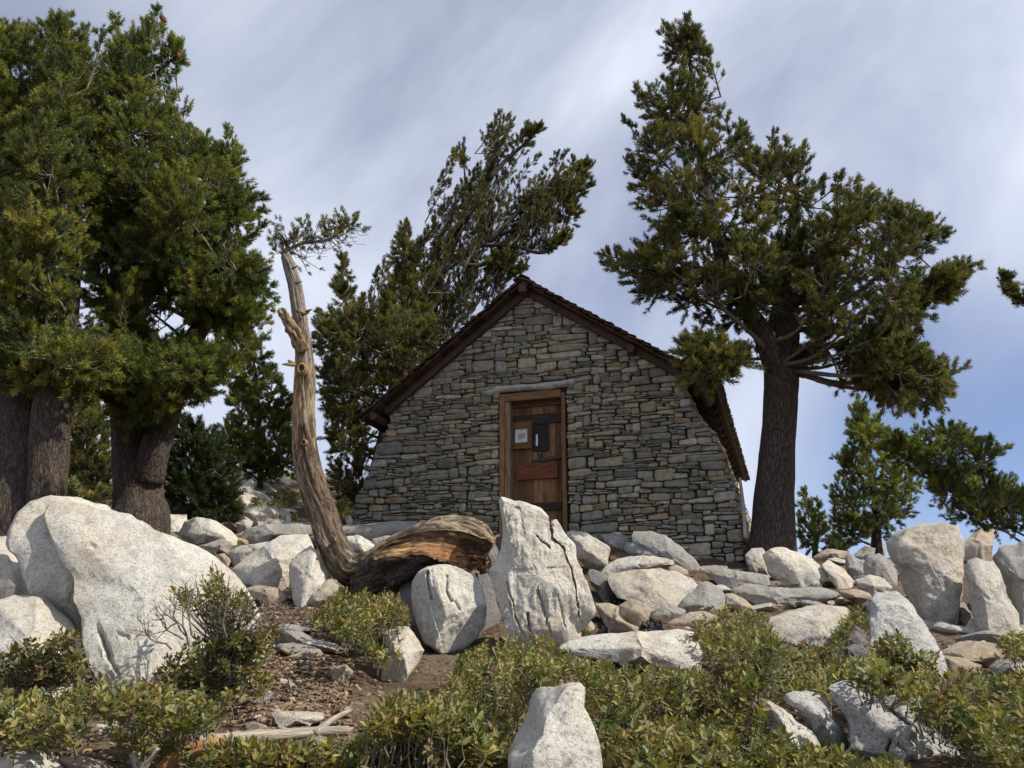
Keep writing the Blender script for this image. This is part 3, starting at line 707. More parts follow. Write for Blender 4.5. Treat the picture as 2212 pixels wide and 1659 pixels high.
def rock(label, crop, pts, mat='pale', T=None, tilt=0.45, Y=None, dY=0.0, seed=None, n=64, m=34, ex=0.60, cuts=11, rough=1.0, steps=(), cracks=(), side=0.0, name='boulder', cat='boulder', sink=0.12, group=None, sm=1, fib=0.0, facet=0.0):
    pts = np.array([p[:2] for p in cv(crop, pts)], float)
    seed = abs(hash((round(pts[0][0]), round(pts[0][1]), len(pts)))) % 9973 if seed is None else seed
    rg = np.random.default_rng(seed)
    c, th, R = radial(pts, n, sm); w = pts[:, 0].max() - pts[:, 0].min(); h = pts[:, 1].max() - pts[:, 1].min()
    ib = pts[:, 1].argmax()
    if Y is None: Y = hit(float(np.clip(pts[ib, 0], -100, 2300)), min(pts[ib, 1] - 2, 1700))
    mpp = Y / 1938.0
    if T is None: T = 0.42 * min(w, h * 1.2) * mpp * 1.15
    Yc = Y + 0.55 * T + dY
    phi = np.linspace(0, math.pi, m + 1); Q = []
    for j in range(m + 1):
        s = math.sin(phi[j]) ** ex if 0 < j < m else 0.0; cc = math.copysign(abs(math.cos(phi[j])) ** ex, math.cos(phi[j]))
        for t in th: Q.append((s * math.cos(t), s * math.sin(t), cc))
    Q = np.array(Q)
    for k in range(cuts):
        v = rg.normal(size=3); v /= np.linalg.norm(v)
        v[2] = abs(v[2]) + (0.7 if k % 4 else 0.25); v /= np.linalg.norm(v)
        if k % 3 == 0: v[1] = -abs(v[1])
        d = rg.uniform(0.56, 0.86); dd = Q @ v - d; Q -= np.where(dd > 0, dd, 0)[:, None] * v * 0.92
    r2 = np.hypot(Q[:, 0], Q[:, 1]); an = np.arctan2(Q[:, 1], Q[:, 0])
    Rq = np.interp(an, np.append(th, math.pi), np.append(R, R[0])) 
    px = c[0] + np.cos(an) * Rq * r2; py = c[1] + np.sin(an) * Rq * r2
    base = Pv(px, py, Yc); cen = P(c[0], c[1], Yc)
    dep = -T * Q[:, 2] + tilt * (base[:, 2] - cen[2]) + side * (base[:, 0] - cen[0])
    fr = np.clip(Q[:, 2] * 3, 0, 1)
    for pl, amt, wd in steps:
        sd_, _ = side_of(cv(crop, pl), px, py); s = np.clip(sd_ / wd * 0.5 + 0.5, 0, 1); dep -= amt * fr * (s * s * (3 - 2 * s))
    for pl, amt, wd in cracks:
        _, ds = side_of(cv(crop, pl), px, py); dep += amt * fr * np.exp(-(ds / wd) ** 2)
    Vx = Pv(px, py, Yc + dep)
    size = math.sqrt(w * h) * mpp; fA = 2.2 / size; amp = 0.030 * size * rough; fB = 9.0
    fcs = []
    for j in range(m):
        i = np.arange(n); a = j * n + i; b = j * n + (i + 1) % n; fcs.append(np.stack([a, b, b + n, a + n], -1))
    Fa = np.concatenate(fcs)
    me = np_mesh(name, Vx, Fa, np.ones((len(Vx), 3))); nn = np.empty(len(Vx) * 3, np.float32); me.vertex_normals.foreach_get('vector', nn); dirn = nn.reshape(-1, 3).astype(float)
    o_ = dirn * np.sign((dirn * (Vx - cen)).sum(1))[:, None]; dirn = o_
    disp = np.empty(len(Vx)); of = rg.uniform(-50, 50, 3)
    for i, v in enumerate(Vx):
        a = mnoise.fractal(Vector((v[0] * fA + of[0], v[1] * fA + of[1], v[2] * fA)), 0.9, 2.0, 3)
        b = mnoise.fractal(Vector((v[0] * fB + of[1], v[1] * fB, v[2] * fB + of[2])), 0.8, 2.1, 4)
        r = mnoise.noise(Vector((v[0] * fB * 0.45 + of[2], v[1] * 4 + of[0], v[2] * 3.2)))
        if fib: b += fib * mnoise.fractal(Vector((v[0] * 26 + of[0], v[1] * 8, v[2] * 5.5 + v[0] * 3)), 0.9, 2.0, 4)
        st_ = mnoise.cell(Vector((v[0] * 3.1 + 2.0 * a + of[0], v[1] * 3.1, v[2] * 4.3 + of[1]))) if facet else 0
        disp[i] = facet * st_ + amp * a + (0.014 * b - 0.005 * max(0, 0.10 - abs(r)) / 0.10) * rough * min(1, size * 2)
    sil = 1 - 0.55 * np.clip(1 - np.abs(Q[:, 2]) * 2.2, 0, 1)
    Vx += dirn * (disp * sil)[:, None]
    # bury the foot
    lw = np.clip((cen[2] - 0.36 * h * mpp - Vx[:, 2]) / (0.12 * h * mpp), 0, 1); Vx[:, 2] -= lw * sink * 0.6 * min(1, size)
    gz = G0(Vx[:, 0], Vx[:, 1]); lowv = Vx[:, 2] < Vx[:, 2].min() + 0.10 * h * mpp; gap = float((Vx[lowv, 2] - gz[lowv]).mean())
    if gap > -0.04:
        zt = Vx[:, 2].max(); z0 = Vx[:, 2].min(); kk = np.clip((z0 + 0.42 * (zt - z0) - Vx[:, 2]) / (0.42 * (zt - z0)), 0, 1); Vx[:, 2] -= (gap + 0.07) * kk ** 1.3
    me.vertices.foreach_set('co', Vx.astype(np.float32).ravel()); me.update()
    o = link(name, me, M[mat]); 
    if cuts >= 4:
        try: me.set_sharp_from_angle(angle=math.radians(38))
        except Exception: pass
    recentre(o); tag(o, label, cat, group); return o

HI = dict(n=200, m=110)
rock('huge leaning white slab in front of the rounded boulder at the left', 'c3',
     [(248,170),(275,110),(330,80),(420,92),(520,110),(640,140),(760,175),(860,215),(930,262),(1040,300),(1150,342),(1270,410),(1380,510),(1450,600),(1530,740),(1590,870),(1560,950),(1400,1010),(1150,1080),(960,1140),(870,1168),(740,1120),(600,1050),(530,960),(490,860),(480,760),(428,670),(425,540),(350,430),(300,330),(262,235)],
     'white', T=0.20, tilt=0.8, side=0.22, Y=5.05, cuts=12, rough=0.6, ex=0.5, sm=1, sink=.05, seed=31,
     cracks=[([(440,560),(520,700),(600,830),(660,950),(700,1010)], 0.03, 4), ([(520,780),(600,840),(650,930)], 0.04, 6), ([(700,830),(760,850)], 0.02, 3), ([(520,340),(560,360)], 0.02, 4)], **HI)
rock('huge rounded white boulder behind the leaning slab at the left', 'c3',
     [(32,330),(50,240),(100,150),(180,85),(300,48),(420,60),(530,78),(640,86),(720,112),(800,150),(860,190),(930,262),(900,400),(760,600),(600,720),(430,690),(300,640),(230,540),(120,430),(50,380)],
     'white', T=0.26, tilt=0.55, side=0.2, Y=5.45, cuts=6, rough=0.8, ex=0.6, sm=1, sink=0, n=140, m=80)
rock('tall jagged white slab standing upright in front of the hut door', 'c5',
     [(352,100),(365,65),(400,68),(450,85),(540,110),(590,135),(640,175),(655,200),(690,190),(720,235),(745,290),(790,350),(815,420),(835,480),(870,560),(905,640),(915,690),(870,740),(830,775),(822,880),(780,930),(700,935),(600,925),(500,900),(420,860),(395,780),(345,660),(300,570),(272,490),(305,455),(340,390),(372,290),(365,190)],
     'white', T=0.16, tilt=0.50, side=-0.18, Y=6.6, cuts=5, rough=1.0, ex=0.5, sm=1, fib=0.55, sink=0,
     cracks=[([(655,200),(668,300),(735,375),(790,520),(812,640),(826,770)], 0.10, 1.1), ([(575,295),(650,370)], 0.06, 1.5), ([(520,700),(530,760),(560,850)], 0.06, 2.0), ([(575,590),(620,690),(690,880)], 0.045, 1.8), ([(430,190),(450,230)], 0.03, 1.8), ([(400,560),(440,700),(500,800)], 0.03, 1.8), ([(700,620),(730,720),(760,850)], 0.02, 1.6), ([(470,120),(500,280)], 0.015, 1.5), ([(350,400),(380,430)], 0.03, 2)],
     steps=[([(340,478),(480,485),(620,478),(760,470)], 0.010, 1.2)], **HI)
rock('big rounded white boulder under the broken end of the dead log', 'c7',
     [(1062,1050),(1100,980),(1160,945),(1300,930),(1400,965),(1490,1020),(1540,1120),(1560,1220),(1550,1340),(1510,1410),(1400,1465),(1250,1485),(1150,1440),(1100,1350),(1065,1230),(1058,1130)],
     'white', T=0.26, tilt=0.22, Y=6.7, cuts=3, rough=0.8, sm=3, n=140, m=80, fib=.4,
     cracks=[([(1165,980),(1180,1080),(1195,1160)], 0.05, 3), ([(1295,1010),(1290,1110),(1320,1180)], 0.045, 3), ([(1345,1180),(1375,1230)], 0.03, 3)],
     steps=[([(1180,950),(1200,1080),(1190,1180),(1220,1300)], -0.03, 3)])
RK = [
 ('added dark rock for shade in the hollow between the round boulder and the tall slab', 'D', [(865,1270),(900,1235),(960,1225),(1060,1235),(1085,1330),(1070,1400),(960,1415),(900,1400),(868,1340)], 'dark', {'Y': 7.35, 'T': .2}),  # added dark stone stands in for the shade of the hollow
 # label, crop, pts, material, opts
 ('tan block of granite just right of the tall slab, in shade', 'c5', [(740,265),(860,270),(1000,350),(1010,370),(990,460),(940,480),(870,470),(810,430),(765,340)], 'pale', {}),
 ('grey block wedged behind the tan block at the foot of the hut wall', 'c5', [(950,290),(1050,265),(1110,300),(1120,340),(1090,390),(1020,390),(980,340)], 'grey', {}),
 ('long grey slab tilted down to the right against the foot of the hut wall', 'c5', [(1135,290),(1150,265),(1250,265),(1340,290),(1430,360),(1500,430),(1560,490),(1545,510),(1480,495),(1350,430),(1230,380),(1140,330)], 'grey', {'T': .12}),
 ('low grey rock under the left end of the tilted slab', 'c5', [(1100,330),(1150,330),(1250,385),(1330,430),(1250,430),(1120,410),(1085,380)], 'grey', {}),
 ('flat pale stone lying above the fire ring with layered edges', 'c5', [(940,505),(1020,440),(1120,410),(1250,410),(1380,430),(1405,455),(1300,480),(1150,490),(1000,520)], 'pale', {'T': .14}),
 ('thin tan stone at the right end of the flat layered stone', 'c5', [(1300,485),(1400,462),(1470,490),(1475,520),(1430,537),(1350,510)], 'tan', {}),
 ('broad pale granite slab behind the fire ring with a brown soot stain', 'c5', [(985,530),(1100,495),(1250,485),(1400,500),(1500,550),(1530,590),(1450,660),(1400,715),(1280,720),(1150,680),(1050,660),(1010,600)], 'pale', {'T': .22, 'tilt': .9}),
 ('smooth bluish grey slab leaning at the right of the fire ring', 'c5', [(1535,570),(1580,555),(1663,610),(1700,655),(1670,740),(1560,755),(1450,740),(1395,715),(1470,640)], 'grey', {'T': .12, 'tilt': .8}),
 ('dark scorched stone standing at the back left of the fire ring', 'c5', [(870,520),(885,485),(935,500),(985,535),(1030,570),(1042,640),(1015,685),(950,650),(900,590)], 'dark', {'cuts': 9}),
 ('small flat tan stone at the back of the fire ring', 'c5', [(1050,625),(1110,612),(1180,645),(1175,668),(1110,665),(1055,650)], 'tan', {}),
 ('cracked pinkish tan block at the front left of the fire ring', 'c5', [(915,690),(980,682),(1060,705),(1060,760),(1100,800),(1180,830),(1190,858),(1100,872),(990,872),(965,790),(930,745)], 'tan', {'cuts': 9, 'ex': .45}),
 ('wedge shaped tan stone with a grey top leaning on the pinkish block', 'c5', [(1060,700),(1120,658),(1180,675),(1250,730),(1240,765),(1190,832),(1130,805),(1065,755)], 'tan', {'cuts': 9, 'ex': .45, 'dY': -.1}),
 ('brown stone at the back of the fire ring below the soot stain', 'c5', [(1180,650),(1240,615),(1320,620),(1378,680),(1310,705),(1260,722),(1195,690)], 'tan', {'cuts': 9}),
 ('pointed grey stone at the front right of the fire ring', 'c5', [(1250,770),(1290,712),(1380,698),(1455,730),(1445,760),(1350,790),(1262,792)], 'grey', {'cuts': 9}),
 ('smooth tan stone in front of the bluish grey slab', 'c5', [(1350,800),(1470,742),(1560,738),(1650,768),(1620,815),(1450,832),(1350,835)], 'tan', {}),
 ('large flat white rock in front of the fire ring above the shrubs', 'c5', [(680,950),(760,915),(860,885),(1000,868),(1200,858),(1400,838),(1500,860),(1535,920),(1555,1000),(1535,1070),(1450,1085),(1200,1060),(1000,1030),(820,1000)], 'white', {'T': .32, 'tilt': .7, 'rough': .7, 'n': 120, 'm': 60}),
 ('small tan stone with a grassy edge at the foot of the tall slab', 'c5', [(820,795),(850,770),(900,800),(945,855),(900,868),(840,840)], 'tan', {}),
 ('large white boulder in the shrubs at the bottom centre', 'c5', [(555,1200),(600,1178),(680,1187),(760,1160),(830,1150),(862,1190),(850,1300),(900,1400),(940,1500),(965,1640),(950,1790),(420,1790),(405,1600),(440,1480),(480,1380),(515,1260)], 'white', {'T': .26, 'Y': 2.75, 'tilt': .45, 'rough': .8, 'n': 150, 'm': 80, 'cuts': 4, 'side': -.2}),
 ('small pale rock behind the top left of the tall slab', 'c5', [(265,215),(330,205),(385,205),(385,275),(330,275),(280,260)], 'pale', {'dY': .5}),
 ('small cream rock between the log bulge and the tall slab', 'c5', [(295,295),(350,280),(372,300),(360,355),(320,345)], 'white', {'dY': .4}),
 ('low grey rock at the foot of the hut wall right of the door', 'c5', [(675,195),(740,178),(800,185),(885,212),(890,252),(800,268),(720,250)], 'grey', {'T': .15}),
 ('dark grey rock behind the splintered end of the log, darkened for the shadow there', 'c7', [(1500,850),(1545,770),(1600,755),(1640,850),(1610,930),(1540,990),(1500,960)], 'dark', {'Y': 7.6}),  # stone colour darkened to carry the deep shadow in this gap
 ('long flat grey slab lying behind the dead trunk below the hut', 'c7', [(-30,700),(100,675),(300,668),(600,670),(900,650),(1150,640),(1170,690),(1000,740),(860,765),(600,765),(400,745),(100,765),(-20,770)], 'grey', {'T': .25, 'tilt': .8, 'n': 120}),
 ('grey stone with a dark underside right of the upright dead trunk', 'c7', [(800,760),(880,745),(1050,735),(1100,760),(1000,800),(850,830),(800,800)], 'grey', {}),
 ('white rock right behind the bend of the dead trunk', 'c7', [(600,750),(640,733),(700,735),(780,770),(825,812),(770,880),(660,850),(600,800)], 'white', {'T': .2}),
 # right side
 ('shaded grey slab at the foot of the big right pine', 'c6', [(150,430),(250,402),(360,425),(450,440),(560,455),(568,520),(450,540),(330,548),(240,515)], 'grey', {'T': .2, 'ex': .45}),
 ('cream rounded rock at the left of the pair under the right pine', 'c6', [(408,330),(450,290),(520,288),(560,330),(570,430),(590,485),(540,470),(440,430)], 'pale', {'dY': -.05}),
 ('bright white angular rock in front of the big right pine trunk', 'c6', [(520,330),(570,290),(650,278),(740,310),(830,350),(900,420),(942,470),(880,500),(740,527),(600,490),(560,450)], 'white', {'cuts': 8, 'ex': .5, 'dY': -.1}),
 ('small white wedge stone right of the bright angular rock', 'c6', [(885,395),(930,360),(1030,420),(1093,490),(1080,542),(1000,547),(950,480)], 'white', {'cuts': 8}),
 ('long thin grey slab lying level below the right pine', 'c6', [(305,560),(360,530),(420,510),(560,530),(700,540),(820,528),(900,540),(985,560),(1010,600),(860,635),(700,662),(600,682),(500,655),(400,610)], 'grey', {'T': .2, 'tilt': .2, 'ex': .45, 'n': 110}),
 ('broad pale slab under the long thin grey slab', 'c6', [(540,800),(570,720),(700,680),(800,650),(870,640),(1040,655),(1075,690),(1065,800),(1000,880),(900,900),(700,880),(570,850)], 'pale', {'T': .3, 'tilt': .8, 'n': 110}),
 ('small brown leaf shaped stone left of the broad pale slab', 'c6', [(285,575),(330,565),(420,610),(495,685),(400,700),(300,645)], 'tan', {}),
 ('small knobbly grey rock left of the round grey rock', 'c6', [(1035,350),(1060,302),(1092,340),(1150,370),(1155,440),(1090,468),(1040,422)], 'grey', {}),
 ('round grey rock left of the biggest right boulder', 'c6', [(1145,390),(1180,330),(1250,318),(1330,370),(1362,430),(1362,525),(1320,560),(1220,505),(1150,455)], 'grey', {}),
 ('low pale round rock in front of the round grey rock', 'c6', [(1095,490),(1190,452),(1280,478),(1335,530),(1305,575),(1220,600),(1110,545)], 'pale', {}),
 ('small grey rock on the skyline left of the biggest right boulder', 'c6', [(1200,262),(1270,243),(1292,290),(1275,335),(1215,315)], 'grey', {}),
 ('dull grey rock on the skyline behind the knobbly rock', 'c6', [(1090,325),(1160,272),(1225,290),(1220,330),(1150,380),(1110,370)], 'grey', {}),
 ('biggest grey boulder on the right skyline, standing taller than its neighbours', 'c6', [(1283,245),(1340,200),(1420,165),(1500,143),(1640,130),(1742,150),(1765,220),(1775,330),(1775,420),(1765,570),(1742,720),(1700,755),(1620,740),(1520,775),(1450,650),(1400,545),(1370,420),(1300,330)], 'pale', {'T': .42, 'tilt': .18, 'n': 150, 'm': 80, 'cuts': 8, 'ex': .5, 'side': -.15}),
 ('tan pointed boulder in the gap behind the biggest right boulder', 'c6', [(1765,270),(1800,220),(1850,168),(1900,140),(1965,142),(1978,200),(1950,300),(1900,360),(1820,370),(1770,380)], 'tan', {'dY': .3}),
 ('tall narrow pale boulder right of the biggest boulder', 'c6', [(1778,430),(1800,370),(1850,348),(1960,373),(2000,430),(2060,560),(2115,680),(2125,830),(2050,845),(1940,840),(1860,790),(1820,630),(1805,500)], 'pale', {'T': .32, 'tilt': .2, 'n': 120, 'm': 60, 'dY': -.1}),
 ('massive shaded boulder cut by the right edge of the picture', 'c6', [(1930,330),(1970,240),(2080,238),(2152,225),(2280,250),(2300,700),(2152,830),(2060,620),(1990,430)], 'grey', {'T': .5, 'dY': .25, 'n': 110}),
 ('tall leaning pale rock rising out of the shrubs at right', 'c6', [(1195,600),(1225,565),(1290,550),(1362,545),(1425,600),(1500,720),(1600,860),(1660,1000),(1702,1110),(1600,1160),(1400,1110),(1200,920),(1195,750)], 'lichen', {'T': .24, 'tilt': .4, 'side': .25, 'n': 150, 'm': 80, 'cuts': 6}),
 ('long pale stone pair lying on soil below the right boulders', 'c6', [(1580,775),(1630,738),(1750,768),(1900,808),(1948,850),(1850,858),(1700,835),(1620,815)], 'pale', {'T': .13}),
 ('flat tan granite slab at right behind the shrubs', 'c6', [(1620,940),(1700,890),(1800,860),(1950,878),(2037,900),(2035,985),(1950,1015),(1800,1022),(1680,980)], 'tan', {'T': .26, 'tilt': .9}),
 ('low tan slab below the flat granite slab', 'c6', [(1630,955),(1750,970),(1900,1020),(1860,1060),(1680,1070)], 'tan', {}),
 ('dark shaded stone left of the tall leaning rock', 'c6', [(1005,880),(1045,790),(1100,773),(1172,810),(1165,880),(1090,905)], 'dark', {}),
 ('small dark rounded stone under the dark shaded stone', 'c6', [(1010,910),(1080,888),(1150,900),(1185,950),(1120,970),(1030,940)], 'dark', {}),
 ('thin reddish tan slab between the pale rocks at right', 'c6', [(985,550),(1100,543),(1190,568),(1212,612),(1140,640),(1040,600)], 'tan', {'T': .12}),
 ('large lichen spotted boulder slanting down to the bottom right corner', 'c6', [(930,1150),(1000,1122),(1060,1108),(1180,1170),(1300,1222),(1420,1198),(1452,1270),(1480,1370),(1600,1450),(1700,1520),(1850,1680),(1800,1850),(1300,1780),(1070,1540),(1050,1400),(985,1260)], 'lichen', {'T': .26, 'Y': 3.4, 'tilt': .6, 'side': .1, 'n': 170, 'm': 90, 'cuts': 6, 'rough': 1.2, 'cracks': [([(1060,1115),(1200,1200),(1330,1300),(1500,1440)], .03, 3), ([(1280,1600),(1330,1480),(1450,1600)], .04, 4)]}),
 ('lichen covered rock with a dark hollow left of the slanting boulder', 'c6', [(668,1210),(720,1168),(790,1172),(845,1182),(920,1240),(980,1350),(1055,1450),(1020,1530),(900,1490),(800,1390),(745,1300),(675,1265)], 'lichen', {'T': .2, 'Y': 3.5, 'tilt': .5, 'side': .3, 'n': 120, 'm': 60, 'rough': 1.3}),
 ('low white rock sloping into the shrubs left of the lichen covered rock', 'c6', [(505,1240),(540,1225),(600,1262),(700,1325),(800,1400),(885,1480),(850,1540),(600,1480),(520,1330)], 'white', {'T': .2, 'Y': 3.4}),
 ('small flat tan rock at the foot of the bright angular rock', 'c6', [(565,495),(660,480),(735,518),(700,535),(570,530)], 'tan', {}),
 ('flat pale rock on the skyline right of the big pine trunk', 'c6', [(830,345),(930,288),(1055,310),(1040,352),(940,360),(850,370)], 'tan', {'T': .2}),
 ('small white stone touching the foot of the tall narrow boulder', 'c6', [(1950,835),(2000,812),(2050,830),(2050,870),(1980,880)], 'white', {}),
 ('low dark rock among shrubs near the right edge', 'c6', [(1925,1030),(1990,975),(2152,965),(2230,1010),(2160,1060),(2000,1110)], 'pale', {'T': .25}),
 ('small white stone tucked behind the tall leaning rock', 'c6', [(1140,640),(1175,615),(1205,625),(1205,660),(1150,668)], 'white', {}),
 ('cracked dark rubble beside the tall narrow boulder', 'c6', [(1730,640),(1780,620),(1830,700),(1845,770),(1800,790),(1745,730)], 'grey', {'dY': .1}),
 # left side
 ('pale boulder at the left edge behind the huge boulder', 'c3', [(-60,310),(40,288),(80,380),(150,450),(230,560),(220,610),(100,630),(-60,625)], 'white', {'T': .35, 'Y': 5.9}),
 ('flat white slab in shadow under the huge boulder at the left edge', 'c3', [(-80,650),(60,635),(250,650),(420,790),(500,940),(540,1100),(300,1140),(-80,1130)], 'white', {'T': .3, 'Y': 4.9, 'tilt': .9, 'n': 110, 'm': 50, 'rough': .6, 'cuts': 3}),
 ('small dark rock wedged at the left edge', 'c3', [(-40,545),(60,548),(92,590),(70,632),(-40,625)], 'dark', {'Y': 5.3}),
 ('flat pale rock at the foot of the forked pine', 'c3', [(850,190),(930,168),(1100,163),(1108,205),(1060,290),(950,270)], 'white', {'T': .3}),
 ('smooth rounded pale boulder behind the huge boulder', 'c3', [(1030,290),(1080,210),(1160,180),(1270,203),(1360,260),(1405,305),(1395,350),(1300,345),(1180,355),(1080,320)], 'white', {'T': .3, 'rough': .6}),
 ('flat grey faced block right behind the slope of the huge slab', 'c3', [(1180,350),(1300,308),(1368,330),(1345,400),(1260,410)], 'grey', {'T': .2}),
 ('flat grey topped rock behind the dead trunk at left', 'c3', [(1403,310),(1450,250),(1560,223),(1700,220),(1800,222),(1800,290),(1620,315),(1450,345)], 'grey', {'T': .3}),
 ('long rounded pale rock under the grey topped rock', 'c3', [(1325,395),(1400,350),(1600,325),(1700,300),(1660,360),(1560,420),(1450,450),(1365,465)], 'pale', {'T': .2}),
 ('broad smooth white boulder left of the dead trunk', 'c3', [(1365,490),(1430,430),(1500,380),(1650,290),(1815,278),(1860,390),(1740,480),(1700,580),(1600,608),(1450,600),(1395,550)], 'white', {'T': .4, 'tilt': .6, 'n': 120, 'm': 60, 'rough': .6}),
 ('rough white rock directly left of the dead trunk base', 'c3', [(1703,470),(1750,400),(1830,348),(1900,420),(1945,520),(1900,600),(1810,660),(1790,700),(1735,650),(1703,560)], 'white', {'T': .22, 'cuts': 6}),
 ('reddish tan stone on the soil below the broad white boulder', 'c3', [(1440,605),(1530,580),(1650,600),(1692,660),(1640,695),(1500,662)], 'tan', {'cuts': 8, 'ex': .5}),
 ('rounded tan rock below the bend of the dead trunk', 'c3', [(1785,650),(1860,575),(1960,540),(2015,600),(1965,690),(1850,725),(1795,700)], 'tan', {}),
 ('orange tan stone in the gap right behind the huge boulder', 'c3', [(1288,400),(1320,392),(1360,440),(1340,465),(1310,450)], 'tan', {}),
 ('bright white rock sticking out below the round shrub in the centre', 'c7', [(880,1380),(950,1345),(1040,1340),(1085,1400),(1150,1500),(1100,1590),(1000,1690),(850,1680),(890,1560)], 'white', {'T': .2, 'cuts': 6, 'tilt': .7}),
 ('flat pale stone on the soil above the fallen branch', 'c3', [(1570,1345),(1620,1318),(1750,1325),(1900,1330),(1915,1375),(1800,1412),(1640,1425)], 'pale', {'T': .14, 'cuts': 6}),
 ('angular tan stone on the soil left of the centre shrubs', 'c3', [(1935,1075),(1960,1055),(2040,1050),(2090,1100),(2010,1175),(1955,1150)], 'tan', {'cuts': 9, 'ex': .45}),
 ('flat greenish grey flake lying on the soil under the left shrubs', 'c3', [(1440,1285),(1560,1235),(1625,1200),(1560,1295),(1460,1315)], 'grey', {'T': .08}),
 ('grey white rock under the left shrubs dappled with leaf shadows', 'c3', [(455,1440),(560,1398),(690,1405),(728,1440),(725,1510),(640,1600),(530,1570),(480,1500)], 'white', {'T': .2, 'Y': 3.75}),
 ('pale smooth rock in the bottom left corner', 'c3', [(-100,1530),(80,1520),(230,1560),(360,1620),(425,1720),(380,1800),(-100,1800)], 'white', {'T': .25, 'Y': 3.0, 'tilt': .9, 'rough': .6}),
 ('flat tan rock beside the corner rock at the bottom left', 'c3', [(330,1600),(480,1585),(600,1620),(700,1680),(500,1740),(400,1700)], 'tan', {'T': .12, 'Y': 3.1}),
 ('small upright tan stone on the soil right of the left shrubs', 'c3', [(1680,1200),(1700,1130),(1750,1180),(1740,1240),(1690,1250)], 'tan', {'cuts': 8}),
 ('bluish grey flake half buried in the soil', 'c3', [(1790,960),(1850,940),(1900,970),(1880,1010),(1810,1000)], 'grey', {'T': .06}),
 ('pale broken stone in the bare twigs beside the huge boulder', 'c3', [(1240,940),(1280,930),(1340,985),(1320,1030),(1260,1010)], 'pale', {}),
 ('light stone behind the centre of the fallen branch', 'c3', [(1800,1500),(1880,1465),(1960,1490),(1940,1560),(1850,1570)], 'grey', {'T': .1}),
 ('tiny white stone standing left of the hut corner', 'c7', [(622,615),(650,598),(675,640),(665,668),(635,655)], 'white', {}),
 # background left
 ('upper left white slab of the leaning pair on the far slope', 'c2c', [(1450,1290),(1515,1268),(1560,1300),(1615,1375),(1600,1400),(1530,1380),(1460,1340)], 'white', {'Y': 19}),
 ('long white slab leaning right on the far slope', 'c2c', [(1548,1265),(1620,1280),(1730,1390),(1720,1410),(1640,1390),(1580,1330)], 'white', {'Y': 18.5}),
 ('white boulder on the far slope beside the low green shrubs', 'c2c', [(1395,1390),(1480,1335),(1515,1430),(1500,1500),(1400,1480)], 'white', {}),
 ('long white ledge of rock on the far slope left of the dead trunk', 'c2c', [(1330,1510),(1400,1470),(1480,1475),(1600,1530),(1680,1610),(1560,1630),(1420,1580)], 'white', {}),
 ('white ledge of rock behind the dark young pine', 'c2c', [(1200,1400),(1270,1345),(1400,1350),(1400,1440),(1350,1500),(1230,1470)], 'white', {}),
 ('small white rock at the foot of the low green shrubs on the far slope', 'c2c', [(1640,1605),(1700,1573),(1790,1600),(1780,1640),(1660,1640)], 'white', {}),
 ('pale rock showing under the dark young pine at left', 'c2c', [(940,1460),(1020,1440),(1110,1450),(1105,1540),(1000,1560)], 'white', {}),
 ('grey rock right of the dark young pine at left', 'c2c', [(1380,1600),(1440,1560),(1490,1590),(1470,1640),(1400,1650)], 'pale', {}),
 ('broad white ledge of rock low on the far slope behind the dark young pine', 'D', [(455,1085),(480,1062),(530,1050),(575,1068),(620,1100),(640,1125),(600,1135),(520,1130),(470,1115)], 'white', {'cuts': 8, 'T': .6}),
 ('white stepped ledge of rock higher on the far slope left of the dead trunk', 'D', [(500,1060),(520,1035),(560,1040),(600,1062),(590,1080),(530,1078)], 'white', {'cuts': 8, 'T': .5}),
 ('small white rock amid the low green shrubs on the far slope', 'c2c', [(1560,1450),(1600,1440),(1625,1460),(1600,1480)], 'white', {}),
 ('thin white rock below the low green shrubs on the far slope', 'c2c', [(1630,1520),(1700,1510),(1750,1530),(1740,1550),(1650,1545)], 'white', {}),
]
for i, (lb, cr, pts, mt, op) in enumerate(RK):
    op = dict(op); op.setdefault('seed', 100 + i)
    w_ = max(p[0] for p in pts) - min(p[0] for p in pts)
    if w_ / CROP[cr][2] < 50: nm, ct = 'stone', 'stone'
    else: nm, ct = 'boulder', 'boulder'
    rock(lb, cr, pts, mt, name=nm, cat=ct, **op)
# loose stones of the rubble: things of their own, alike
rgl = np.random.default_rng(77); protos = []
zones = [('c5', 560, 1700, 160, 520, 20, .05, .09), ('c6', 0, 1200, 420, 640, 16, .04, .08), ('c3', 1480, 2030, 640, 1330, 40, .012, .05), ('c3', 1000, 1900, 1380, 1600, 16, .02, .05), ('c6', 1560, 2100, 700, 1000, 18, .03, .07), ('c3', 1000, 1750, 200, 480, 14, .06, .14), ('c7', 0, 700, 600, 700, 8, .05, .1), ('c5', 1100, 1660, 760, 860, 10, .03, .07), ('c6', 750, 1350, 250, 420, 16, .05, .12)]
def loose_mesh(k):
    rg = np.random.default_rng(500 + k); n, m = 18, 12; Q = []
    for j in range(m + 1):
        ph = math.pi * j / m
        for i in range(n): t = 2 * math.pi * i / n; Q.append((math.sin(ph) * math.cos(t), math.sin(ph) * math.sin(t), math.cos(ph)))
    Q = np.array(Q)
    for c in range(11): v = unit(rg.normal(size=3)); dd = Q @ v - rg.uniform(.45, .8); Q -= np.where(dd > 0, dd, 0)[:, None] * v
    Q *= np.array([1, rg.uniform(.6, .9), rg.uniform(.35, .6)])
    Q += 0.05 * np.array([[fb(q[0] * 2 + k, q[1] * 2, q[2] * 2)] * 3 for q in Q]) * Q
    Fa = np.concatenate([np.stack([j * n + np.arange(n), j * n + (np.arange(n) + 1) % n, (j + 1) * n + (np.arange(n) + 1) % n, (j + 1) * n + np.arange(n)], -1) for j in range(m)])
    me = np_mesh('loose_stone', Q, Fa, np.ones((len(Q), 3))); return me
lm = []
